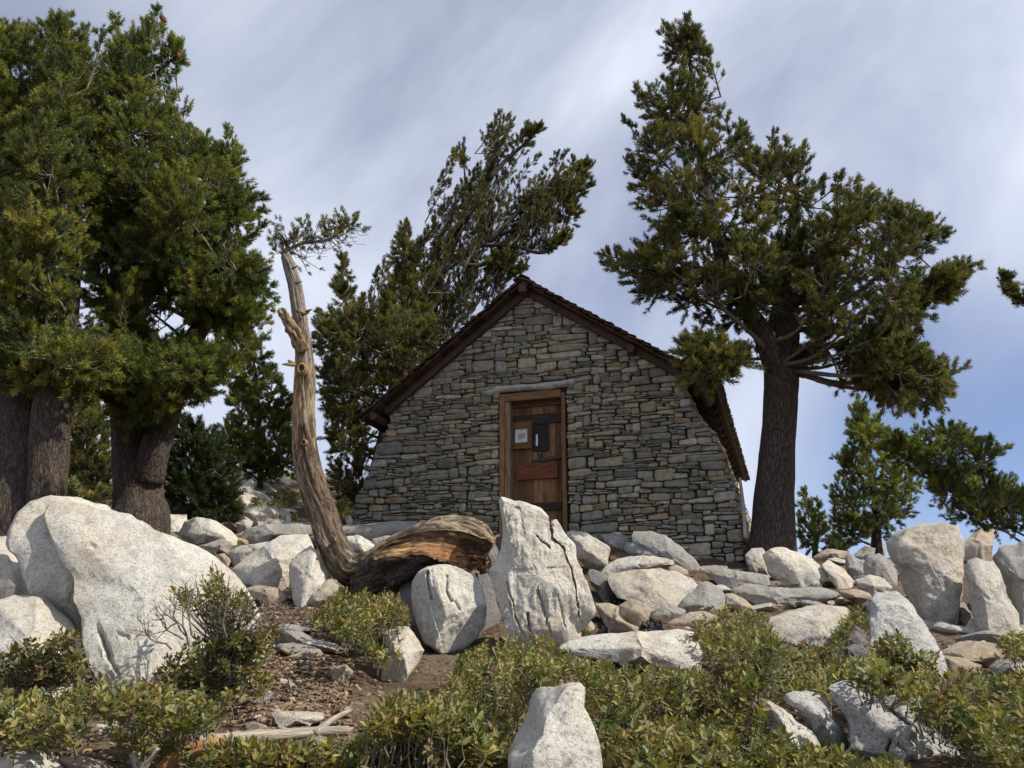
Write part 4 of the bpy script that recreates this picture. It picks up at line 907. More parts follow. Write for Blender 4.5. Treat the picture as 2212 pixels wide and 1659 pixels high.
for k in range(12):
    me = loose_mesh(k); me.materials.append(M[['pale', 'tan', 'grey', 'tan', 'white', 'grey'][k % 6]]); me.polygons.foreach_set('use_smooth', np.zeros(len(me.polygons), bool)); lm.append(me)
for cr, x0, x1, y0, y1, n_ in (('D', 480, 800, 1140, 1290, 34), ('D', 1040, 1520, 1180, 1330, 30), ('D', 1500, 1960, 1200, 1330, 34), ('D', 330, 560, 1100, 1180, 14), ('D', 620, 700, 1280, 1420, 8), ('D', 1980, 2212, 1330, 1440, 12)):
    for k in range(n_):
        px, py = rgl.uniform(x0, x1), rgl.uniform(y0, y1); Yh = hit(px, py); p = P(px, py, Yh); s = rgl.uniform(.09, .24)
        o = bpy.data.objects.new('broken_stone', lm[rgl.integers(12)]); COL.objects.link(o)
        o.location = (p[0], p[1], G(p[0], p[1]) + s * 0.05); o.scale = (s * rgl.uniform(.9, 1.5), s, s * rgl.uniform(.5, .8)); o.rotation_euler = (rgl.uniform(-.3, .3), rgl.uniform(-.3, .3), rgl.uniform(0, 6.28))
        tag(o, 'broken flat stone packed between the boulders below the hut', 'stone', 'broken stones packed between the boulders')
for cr, x0, x1, y0, y1, n_, s0, s1 in zones:
    for k in range(n_):
        px, py = cv(cr, [(rgl.uniform(x0, x1), rgl.uniform(y0, y1))])[0]; Yh = hit(px, py); p = P(px, py, Yh); s = rgl.uniform(s0, s1)
        o = bpy.data.objects.new('loose_stone', lm[rgl.integers(12)]); COL.objects.link(o)
        o.location = (p[0], p[1], G(p[0], p[1]) + s * 0.12); o.scale = (s, s, s); o.rotation_euler = (rgl.uniform(-.35, .35), rgl.uniform(-.35, .35), rgl.uniform(0, 6.28))
        tag(o, 'small loose angular stone lying on the bare soil between the boulders', 'stone', 'small loose stones strewn over the slope')
# charcoal in the fire ring
mb = MB(); rc = np.random.default_rng(3)
for (cx_, cy_, n_) in ((1060, 668, 26), (930, 800, 34), (1230, 820, 30), (1260, 842, 16), (960, 845, 14)):
    for k in range(n_):
        px, py = cv('c5', [(cx_ + rc.normal() * 26, cy_ + rc.normal() * 14)])[0]; Yh = hit(px, py, 0.02) - 0.02; p = P(px, py, Yh); s = rc.uniform(.008, .024)
        A3 = np.linalg.qr(rc.normal(size=(3, 3)))[0]; cube = np.array([(x, y, z) for x in (-1, 1) for y in (-1, 1) for z in (-1, 1)]) * np.array([1.8, .8, .7]) * s + rc.normal(size=(8, 3)) * s * .15
        mb.add(p + cube @ A3, [(0, 1, 3, 2), (4, 6, 7, 5), (0, 4, 5, 1), (2, 3, 7, 6), (0, 2, 6, 4), (1, 5, 7, 3)])
o = mb.build('charcoal', M['charcoal'], None, False); recentre(o); tag(o, 'black lumps of charcoal in the stone fire ring', 'charcoal', kind='stuff')
# gravel, chips and litter on the soil
mb_v = []; mb_f = []; mb_c = []; k0 = 0
rc = np.random.default_rng(8); n_ = 17000
gx = []; 
pxs = np.concatenate([rc.uniform(500, 760, n_ // 2), rc.uniform(-50, 2262, n_ // 2)]); pys = np.concatenate([rc.uniform(1270, 1660, n_ // 2), 1180 + 480 * rc.random(n_ // 2)])
Yh = hit_many(pxs, pys, np.zeros(n_)); Pp = Pv(pxs, pys, Yh); zg = G0(Pp[:, 0], Pp[:, 1])
for i in range(n_):
    if Yh[i] > 12: continue
    x, y = Pp[i, 0], Pp[i, 1]; z = zg[i] + 0.10 * fb(x * 0.9, y * 0.9, 3.3, 4) + 0.022 * fb(x * 6, y * 6, 8.1, 3) - 0.03
    t = rc.random(); s = rc.uniform(.004, .012) * (1 if t < .93 else 1.7)
    if t < 0.48: dims = np.array([1, .25, .2]) * s * 2.6; c = np.array((.16, .11, .07)) * rc.uniform(.5, 1.8)       # twigs, bark
    elif t < 0.80: dims = np.array([1, .6, .08]) * s * 1.3; c = np.array((.26, .16, .08)) * rc.uniform(.4, 1.5)     # dry leaves
    else: dims = np.array([1, .7, .5]) * s; c = np.array((.25, .20, .155)) * rc.uniform(.4, 1.6)
    A3 = np.linalg.qr(np.eye(3) + rc.normal(size=(3, 3)) * .22)[0]; an = rc.uniform(0, 6.28); Rz = np.array([[math.cos(an), -math.sin(an), 0], [math.sin(an), math.cos(an), 0], [0, 0, 1]])
    cube = np.array([(a, b, d) for a in (-1, 1) for b in (-1, 1) for d in (-1, 1)]) * dims * (1 + rc.normal(size=(8, 3)) * .15)
    mb_v.append((x, y, z + dims[2] * .5) + cube @ A3.T @ Rz.T); mb_f.append(np.array([(0, 1, 3, 2), (4, 6, 7, 5), (0, 4, 5, 1), (2, 3, 7, 6), (0, 2, 6, 4), (1, 5, 7, 3)]) + k0); mb_c.append(np.tile(c, (8, 1))); k0 += 8
mm = Mat('litter'); mm.color(mm.attr()); mm.b.inputs['Roughness'].default_value = .9; M['litter'] = mm.m
o = link('gravel', np_mesh('gravel', np.concatenate(mb_v), np.concatenate(mb_f), np.concatenate(mb_c)), M['litter'], None, False); recentre(o)
tag(o, 'gravel, bark chips and dry leaves scattered over the brown soil', 'gravel', kind='stuff')
# ---------------------------------------------------------------- needles and twigs in bulk
class Fol:
    """tufts of needles: position, axis, size, colour"""
    def __init__(s): s.p = []; s.d = []; s.s = []; s.c = []
    def add(s, p, d, sz, c): s.p.append(p); s.d.append(d); s.s.append(sz); s.c.append(c)
def tuft_templates(k, nd, rng, La=0.085, Ln=0.058, wd=0.0078):
    out = []
    for _ in range(k):
        V = []
        for i in range(nd):
            t = rng.random(); a = rng.uniform(0, 6.283); el = math.radians(rng.uniform(28, 68) if t < .8 else rng.uniform(5, 45)); z = La * t
            d = np.array([math.sin(el) * math.cos(a), math.sin(el) * math.sin(a), math.cos(el)]); sd_ = unit(np.cross(d, rng.normal(size=3)))
            L_ = Ln * rng.uniform(.75, 1.15); b = np.array([0, 0, z]) + d * .006
            V += [b - sd_ * wd * .5, b + sd_ * wd * .5, b + d * L_ * .6 + sd_ * wd * .5, b + d * L_]
        out.append(np.array(V))
    return np.array(out)
_rt = np.random.default_rng(2)
TT = tuft_templates(14, 46, _rt)
def frames(D, rng):
    D = D / (np.linalg.norm(D, axis=1)[:, None] + 1e-9); r = rng.normal(size=D.shape); A = np.cross(D, r); A /= np.linalg.norm(A, axis=1)[:, None] + 1e-9
    return np.stack([A, np.cross(D, A), D], 1)          # rows
def fol_mesh(name, fol, rng):
    Pp = np.array(fol.p); D = np.array(fol.d); S = np.array(fol.s); C = np.array(fol.c); n = len(Pp)
    Fm = frames(D, rng); ti = rng.integers(len(TT), size=n); k = TT.shape[1]
    V = np.einsum('nki,nij->nkj', TT[ti] * S[:, None, None], Fm) + Pp[:, None, :]
    cj = C[:, None, :] * rng.uniform(.75, 1.25, size=(n, k // 4, 1)); cj = np.repeat(cj, 4, 1)
    Fa = np.arange(n * k).reshape(-1, 4)
    return np_mesh(name, V.reshape(-1, 3), Fa, cj.reshape(-1, 3))
class Twigs:
    """thin three sided sticks in bulk"""
    def __init__(s): s.a = []; s.b = []; s.ra = []; s.rb = []
    def add(s, a, b, ra, rb): s.a.append(a); s.b.append(b); s.ra.append(ra); s.rb.append(rb)
    def poly(s, pts, r0, r1):
        n = len(pts) - 1
        for i in range(n): s.add(pts[i], pts[i + 1], r0 + (r1 - r0) * i / n, r0 + (r1 - r0) * (i + 1) / n)
    def mesh(s, name):
        a = np.array(s.a, float); b = np.array(s.b, float); ra = np.array(s.ra)[:, None, None]; rb = np.array(s.rb)[:, None, None]; n = len(a)
        Fm = frames(b - a, np.random.default_rng(1)); th = np.arange(4) * math.pi / 2
        ring = np.cos(th)[None, :, None] * Fm[:, None, 0] + np.sin(th)[None, :, None] * Fm[:, None, 1]
        V = np.concatenate([a[:, None] + ring * ra, b[:, None] + ring * rb], 1)
        q = np.array([(0, 1, 5, 4), (1, 2, 6, 5), (2, 3, 7, 6), (3, 0, 4, 7)]); Fa = (q[None] + np.arange(n)[:, None, None] * 8).reshape(-1, 4)
        return np_mesh(name, V.reshape(-1, 3), Fa, np.ones((n * 8, 3)))
def inpoly(x, y, pl):
    c = False; n = len(pl); j = n - 1
    for i in range(n):
        xi, yi = pl[i][:2]; xj, yj = pl[j][:2]
        if (yi > y) != (yj > y) and x < (xj - xi) * (y - yi) / (yj - yi) + xi: c = not c
        j = i
    return c
def pdist(x, y, pl):
    a = np.array([p[:2] for p in pl], float); b = np.roll(a, -1, 0); e = b - a; t = np.clip(((x - a[:, 0]) * e[:, 0] + (y - a[:, 1]) * e[:, 1]) / ((e ** 2).sum(1) + 1e-9), 0, 1)
    return float(np.min(np.hypot(x - a[:, 0] - t * e[:, 0], y - a[:, 1] - t * e[:, 1])))
GREENS = [(0.117, 0.111, 0.036), (0.090, 0.092, 0.033), (0.160, 0.139, 0.041), (0.066, 0.076, 0.031), (0.195, 0.156, 0.047), (0.105, 0.090, 0.035)]
LGREENS = [(0.145, 0.160, 0.040), (0.110, 0.134, 0.039), (0.190, 0.192, 0.048), (0.085, 0.112, 0.039), (0.235, 0.215, 0.054), (0.135, 0.145, 0.042)]
BGREENS = [tuple(x * 1.25 for x in c) for c in LGREENS]
def bough(fol, tw, p0, p1, spread, rng, reach=1.0, ts=1.0, pal=GREENS, r0=0.03, up=0.45, dens=1.0, sag=0.08, sub=None, ncol=None, bare=0.0):
    """a limb from p0 to p1; its outer part (reach, metres) carries side twigs with needle tufts"""
    p0 = np.asarray(p0, float); p1 = np.asarray(p1, float); L_ = np.linalg.norm(p1 - p0) + 1e-6
    mid = (p0 + p1) / 2 + np.array([0, 0, -sag * L_]) + rng.normal(size=3) * 0.04 * L_
    n = max(6, min(14, int(L_ / 0.15))); pts = catmull([p0, mid, p1], max(3, n // 2)); tw.poly(pts, max(r0, .006), 0.006)
    seg = np.linalg.norm(np.diff(pts, axis=0), axis=1); s = np.concatenate([[0], np.cumsum(seg)]); tot = s[-1]
    tone = np.array(pal[rng.integers(len(pal))]) * rng.uniform(.8, 1.2) if ncol is None else np.array(ncol)
    ax = unit(p1 - p0); start = max(0.0, tot - reach); step = 0.085 / dens; d = start + 0.02
    while d < tot:
        i = min(np.searchsorted(s, d) - 1, len(seg) - 1); i = max(i, 0); t = (d - s[i]) / seg[i]; q = pts[i] + (pts[i + 1] - pts[i]) * t; ax = unit(pts[i + 1] - pts[i])
        f_ = (d - start) / max(1e-3, tot - start); ln = spread * (1.0 - 0.55 * f_) * rng.uniform(.45, 1.05)
        for _ in range(1 if rng.random() < .45 else 2):
            r = rng.normal(size=3); r -= ax * r.dot(ax); r = unit(r)
            dr = unit(ax * rng.uniform(.45, .9) + r * rng.uniform(.5, 1.0) + np.array([0, 0, up * rng.uniform(.4, 1.4)]))
            e = q + dr * ln; dr2 = unit(dr + np.array([0, 0, up * .8])); e2 = e + dr2 * ln * .35
            tw.add(q, e, 0.006, 0.004); tw.add(e, e2, 0.004, 0.003)
            k = max(1, int(ln / (0.085 * ts))); cc = tone * rng.uniform(.8, 1.22)
            for j in range(k):
                tt = 1 - j / max(1, k) * .75
                if rng.random() < bare: continue
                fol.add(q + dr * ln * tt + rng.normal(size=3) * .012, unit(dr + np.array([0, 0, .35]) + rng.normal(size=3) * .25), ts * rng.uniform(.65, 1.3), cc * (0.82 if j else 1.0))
            fol.add(e2 - dr2 * .03, unit(dr2 + rng.normal(size=3) * .12), ts * rng.uniform(.9, 1.25), cc * rng.uniform(1.0, 1.3))
            if ln > .28 and rng.random() < .7:
                r3 = unit(np.cross(dr, rng.normal(size=3))); e3 = q + dr * ln * .55 + unit(dr + r3 * .9 + np.array([0, 0, up])) * ln * .45
                tw.add(q + dr * ln * .5, e3, .004, .003); fol.add(e3, unit(dr + r3 * .4 + np.array([0, 0, up])), ts, cc); fol.add(e3 - (e3 - q) * .12, unit(dr + r3), ts * .9, cc * .9)
        d += step * rng.uniform(.7, 1.3)
    for j in range(3): fol.add(p1 - ax * 0.05 * j, unit(ax + np.array([0, 0, .3]) + rng.normal(size=3) * .1), ts * 1.1, tone * 1.15)
def pine(label, trunks, crown, Y, depth, nb, seed, limbs=(), tips=(), reach=0.9, spread=0.34, ts=1.0, pal=GREENS, cat='pine tree', rise=0.55, group=None, trunk_seg=26, dens=1.0, up=0.45, cones=(), bdepth=None, margin=0.22, name='pine_tree', bare=0.0, trunkcol=1.0, topback=0.0, rooty=None, wind=None):
    """trunks: lists of (crop x, y, width px[, Y]); crown: outline px; limbs: explicit boughs"""
    rng = np.random.default_rng(seed); tr0 = trunks[0]
    basep = P(tr0[0][0], tr0[0][1], tr0[0][3] if len(tr0[0]) > 3 else Y)
    t = empty(name, (basep[0], basep[1], G(basep[0], basep[1])), label, cat, group)
    axes = []
    for k, tk in enumerate(trunks):
        pts = [P(q[0], q[1], q[3] if len(q) > 3 else Y) for q in tk]; rad = [q[2] / 2 * (q[3] if len(q) > 3 else Y) / 1938 for q in tk]
        if k == 0:
            d = pts[0].copy(); d[2] -= 0.5; pts = [d] + pts; rad = [rad[0] * 1.15] + rad
        cp_ = catmull(pts, 8); rr_ = np.interp(np.linspace(0, len(pts) - 1, len(cp_)), range(len(pts)), rad)
        m_ = MB(); tube(m_, cp_, rr_, trunk_seg, 0.10, (2.2, 2.2, 1.6), col=(trunkcol,) * 3, seed=seed * 1.3 + k)
        m_.build('trunk' if k == 0 else 'limb', M['bark'], t)
        axes.append((cp_, rr_))
    fol = Fol(); tw = Twigs(); allc = np.concatenate([a for a, _ in axes]); rad_all = np.concatenate([r for _, r in axes])
    if rooty is not None:
        kz = [i for i, q in enumerate(allc) if q[2] > P(CX, rooty, Y)[2]]; rootc = allc[kz]
    else: rootc = allc
    def root(p1):
        """a place on the trunks somewhat below the tip"""
        dz = rootc[:, 2] - (p1[2] - rise * np.linalg.norm((rootc - p1)[:, :2], axis=1) * 0.9)
        dd = np.linalg.norm((rootc - p1), axis=1); sc = np.abs(dz) * 1.0 + dd * 0.55
        return rootc[int(np.argmin(sc))]
    mpp = Y / 1938; mains = [allc]
    if crown:
        xs = [p[0] for p in crown]; ys = [p[1] for p in crown]; got = 0; tries = 0; pts_ = []
        while got < nb and tries < nb * 60:
            tries += 1; x = rng.uniform(min(xs), max(xs)); y = rng.uniform(min(ys), max(ys))
            if not inpoly(x, y, crown): continue
            ds = pdist(x, y, crown) * mpp
            if ds < spread * margin: continue
            if any((x - a) ** 2 + (y - b) ** 2 < (0.12 / mpp) ** 2 for a, b, _o in pts_[-40:]): continue
            k = min(1.0, ds / (depth * .8)); off = depth * math.sqrt(1 - (1 - k) ** 2) * rng.uniform(-1, 1) + topback
            if rng.random() < .5: off = -abs(off)
            pts_.append((x, y, off)); got += 1
        tipsP = np.array([P(x, y, Y + off) for x, y, off in pts_]); K = max(3, len(tipsP) // 11)
        cen = tipsP[rng.choice(len(tipsP), K, replace=False)]
        for _ in range(3):
            lab = np.argmin(((tipsP[:, None] - cen[None]) ** 2).sum(-1), 1); cen = np.array([tipsP[lab == k].mean(0) if (lab == k).any() else cen[k] for k in range(K)])
        cl = []
        for k in range(K):
            p0 = root(cen[k]); ln_ = np.linalg.norm(cen[k] - p0); mid = (p0 + cen[k]) / 2 + rng.normal(size=3) * .06 * ln_ - np.array([0, 0, .06 * ln_]); c_ = catmull([p0, mid, cen[k]], 6); cl.append(c_); mains.append(c_[4:])
            tw.poly(c_, .015 + .018 * min(ln_, 3), .012)
        allm = np.concatenate(mains)
        for i in range(len(tipsP)):
            p1 = tipsP[i]; c_ = cl[lab[i]][3:]; p0 = c_[int(np.argmin(((c_ - p1) ** 2).sum(1) + .35 * np.clip(c_[:, 2] - p1[2] + .15, 0, 9)))]
            if wind is not None:
                pm = p1 - np.array(wind) * reach * .9; tw.add(p0, pm, .012, .009); p0 = pm
            bough(fol, tw, p0, p1, spread, rng, reach, ts, pal, 0.008 + 0.006 * np.linalg.norm(p1 - p0), up, dens, bare=bare)
    for tp in tips:                                   # silhouette points: (x, y[, spread factor, reach factor, dx, dy])
        x, y = tp[0], tp[1]; sf = tp[2] if len(tp) > 2 else .45; dx_, dy_ = (tp[4], tp[5]) if len(tp) > 5 else (0, 1)
        if len(tp) <= 5 and crown:
            cxm, cym = np.mean([q[0] for q in crown]), np.mean([q[1] for q in crown]); dv = unit([cxm - x, cym - y]); dx_, dy_ = unit([dv[0] * .9, dv[1] * .6 + .45])
        Yt = Y + rng.uniform(-.3, .3) * depth + topback; rl = reach * (tp[3] if len(tp) > 3 else .7)
        p1 = P(x, y + 6, Yt); p0 = P(x + dx_ * rl / mpp, y + 6 + dy_ * rl / mpp, Yt + .05); am = np.concatenate(mains); q0 = am[int(np.argmin(((am - p0) ** 2).sum(1)))]; tw.poly([q0, (q0 + p0) / 2 - np.array([0, 0, .03]), p0], .014, .009)
        bough(fol, tw, p0, p1, spread * sf, rng, rl, ts, pal, .015, up * .8, dens * 1.2, 0.0)
    for lb in limbs:                                  # (points px, r0, r1, leafy from t, spread, [Y])
        pl, r0, r1, t0, spd = lb[:5]; Yl = lb[5] if len(lb) > 5 else Y
        pts = [P(q[0], q[1], (q[2] if len(q) > 2 else Yl)) for q in pl]; cp_ = catmull(pts, 6); m_ = MB(); tube(m_, cp_, np.linspace(r0, r1, len(cp_)), 12, 0.12, (2, 2, 2), col=(1.3,) * 3, seed=seed + len(pl))
        m_.build('limb', M['bark'], t)
        if t0 < 1:
            i0 = int(len(cp_) * t0)
            for i in range(i0, len(cp_)):
                for _ in range(2):
                    ax = unit(cp_[min(i + 1, len(cp_) - 1)] - cp_[i - 1]); q = cp_[i] + unit(ax * .6 + rng.normal(size=3) * .6 + np.array([0, 0, .4])) * spd * rng.uniform(.4, 1.1)
                    bough(fol, tw, cp_[i], q, spread * .5, rng, spd, ts, pal, .008, up, dens)
    link('crown', fol_mesh('crown', fol, rng), M['needle'], t, False)
    br_ = link('branches', tw.mesh('branches'), M['twig'], t, True)
    if not crown or nb < 80: tag(br_, kind='stuff')
    for (x, y, Yc_) in cones:
        p = P(x, y, Yc_); m_ = MB()
        for k in range(3):
            q = p + rng.normal(size=3) * .06; tube(m_, [q, q + np.array([.01, 0, -.03]), q + np.array([.0, 0, -.075]), q + np.array([.0, 0, -.11])], [.012, .034, .03, .008], 8, .2)
        m_.build('cone', M['cone'], t)
    print(label[:30], 'tufts', len(fol.p)); return t
M['cone'] = flat('cone_brown', (0.15, 0.065, 0.04), ns=60)
# ---- right pine
CR = cv('c2', [(450,100),(480,78),(515,90),(555,135),(565,80),(600,68),(608,120),(642,138),(648,210),(685,225),(708,270),(700,330),(690,400),(680,450),(640,470),(738,490),(722,540),(752,580),(790,640),(830,612),(880,582),(905,640),(910,690),(960,705),(1000,630),(1050,655),(1150,658),(1175,700),(1165,810),(1125,870),(1205,890),(1240,845),(1275,890),(1335,845),(1375,880),(1415,853),(1425,905),(1490,913),(1605,960),(1600,990),(1690,985),(1740,1040),(1822,1070),(1858,1140),(1840,1200),(1760,1250),(1725,1262),(1760,1330)]) \
   + cv('c8', [(1360,250),(1365,300),(1370,390),(1330,440),(1345,490),(1340,590),(1400,580),(1480,558),(1527,600),(1500,690),(1440,740),(1432,800),(1400,850),(1320,893),(1230,870),(1150,885),(1120,820),(1050,815),(980,740),(960,660),(870,610),(790,590),(740,540),(690,470),(640,400),(560,300),(480,330),(430,430)]) \
   + cv('c4', [(1500,560),(1490,480),(1350,480),(1270,440),(1270,380),(1180,360),(1170,290),(1120,270),(1040,298),(960,270),(880,230),(830,170),(770,80),(750,20)]) \
   + cv('c2', [(160,1230),(190,1208),(250,1222),(340,1200),(330,1100),(400,1080),(400,1030),(340,980),(320,900),(300,850),(300,770),(330,750),(330,700),(290,640),(290,570),(310,520),(320,460),(350,408),(400,430),(430,458),(500,420),(460,380),(458,330),(500,310),(490,260),(462,170)])
LOW = cv('c4', [(1190,570),(1230,508),(1290,480),(1400,510),(1500,500),(1640,570),(1640,650),(1560,680),(1500,760),(1350,870),(1260,790),(1180,650)])
TRR = [[(1666,1215,118,11.2),(1670,1150,98,11.2),(1674,1050,86,11.2),(1681,950,78,11.2),(1687,850,78,11.2),(1688,780,82,11.2),(1690,720,80,11.2),(1697,650,60,11.3),(1706,570,46,11.4),(1716,480,30,11.4),(1720,400,14,11.5)],
       [(1678,800,56,11.15),(1655,735,54,11.0),(1620,680,46,10.9),(1590,625,42,10.8),(1562,567,36,10.8),(1540,480,28,10.8),(1522,380,22,10.9),(1505,260,16,10.9),(1492,150,10,11.0),(1482,60,6,11.0)]]
rightpine = pine('big dark pine with a forked trunk standing right of the stone hut', TRR, CR, 11.0, 1.5, 520, 41, rooty=790,
     limbs=[([(1560,580,10.8),(1500,600,10.5),(1440,622,10.3)], .045, .02, .6, .3), ([(1700,670,11.2),(1735,640,10.8),(1748,590,10.5)], .07, .03, 1, .3), ([(1716,712,11.2),(1760,710,11.1),(1800,702,11.0),(1850,715,11.0)], .045, .02, .9, .3),
            ([(1680,775,11.1),(1640,775,11.0),(1600,778,10.8)], .035, .015, .6, .25), ([(1740,715,11.1),(1790,760,11.0),(1815,820,10.9)], .02, .008, .85, .15), ([(1650,720,11.1),(1700,665,10.8),(1720,640,10.7)], .04, .03, 1, .3)],
     tips=[(x, y, .5) for x, y in [(1435, 45), (1482, 33), (1503, 62), (1530, 108), (1545, 225), (1375, 185), (1352, 258), (1355, 345), (1600, 262), (1615, 285), (1670, 288), (1700, 300), (1738, 305), (1776, 380), (1818, 380), (1853, 384), (1888, 412), (1935, 433), (1975, 445), (2000, 470)]] + [(1298, 545, .5, .7, 1, .15), (2112, 565, .5, .7, -1, .1), (2050, 500, .5, .6, -1, .4), (2085, 790, .5, .6, -1, .3), (1310, 565, .5, .7, 1, 0), (1560, 330, .5, .6, -.5, .8)],
     spread=.30, reach=.8, dens=0.95, ts=.86)
_r = np.random.default_rng(9)
def extra(t, poly, Y, n, spread=.3, reach=.7, axis=None, ts=1.0, up=.45, depth=.5, seed=1, dens=1.0, pal=GREENS, name='lower_bough'):
    """more boughs on tree t inside an outline, starting from the point axis"""
    rng = np.random.default_rng(seed); fol = Fol(); tw = Twigs(); xs = [p[0] for p in poly]; ys = [p[1] for p in poly]; g = 0; k = 0
    while g < n and k < n * 80:
        k += 1; x = rng.uniform(min(xs), max(xs)); y = rng.uniform(min(ys), max(ys))
        if not inpoly(x, y, poly) or pdist(x, y, poly) * Y / 1938 < spread * .45: continue
        p1 = P(x, y, Y + rng.uniform(-depth, depth)); a = axis[int(np.argmin([np.hypot(q[0] - x, q[1] - y) for q in axis]))] if axis else (x, y + 80, Y)
        bough(fol, tw, P(*a), p1, spread, rng, reach, ts, pal, .018, up, dens); g += 1
    link(name, fol_mesh(name, fol, rng), M['needle'], t, False); link('branches', tw.mesh('branches'), M['twig'], t, True)
extra(rightpine, LOW, 10.0, 26, axis=[(1640, 770, 10.9), (1600, 780, 10.6), (1540, 770, 10.2)], seed=3, up=.2)
extra(rightpine, cv('c8', [(930,520),(1330,500),(1500,560),(1525,650),(1430,800),(1320,895),(1120,870),(960,740),(900,640)]), 11.0, 44, axis=[(1800, 702, 11.0), (1850, 715, 11.0)], seed=14, up=.3, depth=.9)
extra(rightpine, cv('c8', [(1310,120),(1360,85),(1400,90),(1405,25),(1430,20),(1530,45),(1590,85),(1570,170),(1545,240),(1450,255),(1390,320),(1350,240)]), 11.0, 16, axis=[(1990, 640, 11.0)], seed=4)
extra(rightpine, cv('c8', [(610,540),(650,470),(760,500),(800,570),(760,640),(700,600),(650,680),(640,760),(625,860),(600,880),(590,800),(620,700)]), 10.9, 12, spread=.16, reach=.35, axis=[(1716, 780, 11.1), (1712, 830, 11.1)], seed=5, depth=.1)
# ---- leaning pine behind the hut
def c1(*p): return cv('c1', p)
def w1_(pts, w): return [(p[0], p[1], a, b) for p, (a, b) in zip(cv('c1', pts), w)]
TRC = [w1_([(370,1900),(420,1650),(500,1430),(580,1260),(650,1110),(720,950),(790,820),(850,730),(950,540),(1000,350),(1030,130)], [(60,17),(52,17),(44,17),(38,17),(34,17),(28,17),(24,17),(20,17),(14,17),(9,17),(5,17)]),
       w1_([(655,1130),(760,1080),(880,1000),(980,950),(1120,800),(1300,640),(1440,480)], [(30,16.8),(26,16.7),(20,16.6),(15,16.5),(11,16.5),(8,16.5),(5,16.5)])]
CC = c1((980,130),(1030,100),(1080,115),(1120,180),(1110,260),(1090,330),(1170,430),(1160,520),(1110,600),(1210,520),(1240,400),(1300,390),(1300,520),(1380,500),(1400,380),(1470,380),(1520,420),(1560,430),(1600,500),(1560,590),(1560,680),(1480,720),(1530,780),(1500,850),(1380,860),(1260,920),(1180,960),(1220,1060),(1160,1150),(1060,1230),(960,1290),(900,1360),(850,1440),(760,1560),(600,1660),(430,1700),(400,1500),(480,1280),(460,1050),(490,960),(550,870),(620,760),(690,640),(700,560),(700,420),(740,560),(790,560),(860,500),(930,400),(950,240))
pine('wind bent pine leaning right above the roof behind the stone hut', TRC, CC, 17.0, 1.0, 190, 51, wind=(.40, 0, .92), up=.6,
     limbs=[([*[(*q, 16.6) for q in c1((950,560),(1080,420),(1200,320),(1260,250))]], .06, .02, .5, .35), ([*[(*q, 16.4) for q in c1((880,1000),(1100,1000),(1280,1050),(1390,1010),(1470,950))]], .05, .015, .5, .22), ([*[(*q, 16.4) for q in c1((780,1130),(900,1130),(980,1090),(1040,1150),(1160,1170))]], .05, .015, .35, .3),
            ([*[(*q, 16.6) for q in c1((1000,930),(1200,740),(1400,680),(1540,640))]], .05, .015, .3, .35), ([*[(*q, 17.2) for q in c1((800,760),(790,520),(770,380))]], .03, .012, .6, .25), ([*[(*q, 16.5) for q in c1((1000,930),(1250,860),(1450,820),(1520,770))]], .045, .015, .4, .3),
            ([*[(*q, 17.0) for q in c1((1100,800),(1400,620),(1560,540),(1590,490))]], .04, .012, .5, .25)],
     tips=[(*q, .6, 1.15, -.45, .75) for q in c1((1020,105),(1080,120),(1115,150),(1195,205),(1250,225),(770,370),(712,425),(1280,385),(1405,372),(1462,372),(1510,408),(1548,440),(1590,490),(875,455),(620,760),(550,880),(490,960),(470,1060),(690,560))] + [(*q, .6, 1.2, -1, .35) for q in c1((1450,600),(1380,760),(1300,950),(1560,650),(1525,780),(1480,940),(1160,1165))],
     spread=.27, reach=.9, ts=.88, dens=.8, margin=.2, bare=.15)
CSP = cv('c7b', [(450,380),(390,560),(360,700),(370,880),(420,1050),(480,1150),(470,800),(470,500)])
def conif(label, axis, prof, Y, nb, seed, **k):
    """upright young pine: axis px from base to top, half width profile"""
    pl = []; n = len(axis)
    for (x, y), hw in zip(axis, prof): pl.append((x - hw, y))
    for (x, y), hw in zip(axis[::-1], prof[::-1]): pl.append((x + hw, y))
    tk = [[(x, y, max(3, k.get('tw', 24) * (1 - i / n))) for i, (x, y) in enumerate(axis)]]; k.pop('tw', None)
    return pine(label, tk, pl, Y, (max(prof) * Y / 1938), nb, seed, tips=[(axis[-1][0], axis[-1][1], .4, .9)], **k)
conif('slim spire topped pine rising left of the leaning pine behind the hut', cv('c1', [(400,1750),(395,1500),(390,1300),(388,1100),(392,950),(400,840)]), [60, 58, 42, 28, 16, 5], 15.5, 85, 61, spread=.26, reach=.6, ts=1.05, trunk_seg=12, margin=.15, group=None)
conif('thin curved pine with a bare pale stem between the dead trunk and the spire pine', cv('c7b', [(620,1150),(540,1000),(500,800),(460,650),(450,500),(445,380)]), [70, 52, 30, 20, 15, 5], 15.0, 60, 62, spread=.2, reach=.5, ts=1.05, trunk_seg=10, margin=.1, tw=14)
pine('broad dark pine filling the gap between the dead trunk and the hut roof', [[(800,1160,48),(810,1050,40),(830,950,34),(850,850,26),(865,740,14)]],
     cv('c7b', [(210,830),(300,800),(310,900),(380,790),(420,900),(520,820),(600,700),(650,780),(730,740),(720,500),(770,430),(800,600),(900,780),(1100,900),(1300,1000),(1230,1080),(1000,1240),(800,1420),(640,1600)]) + [(800, 905), (815, 960), (780, 1080), (770, 1140), (735, 1120), (715, 1050), (700, 960), (690, 860), (690, 780), (672, 720)], 14.0, 1.6, 230, 63,
     tips=[(*q, .45) for q in cv('c7b', [(300,800),(385,790),(600,690),(660,690),(765,435),(710,505)])], spread=.28, reach=.75, ts=.88)
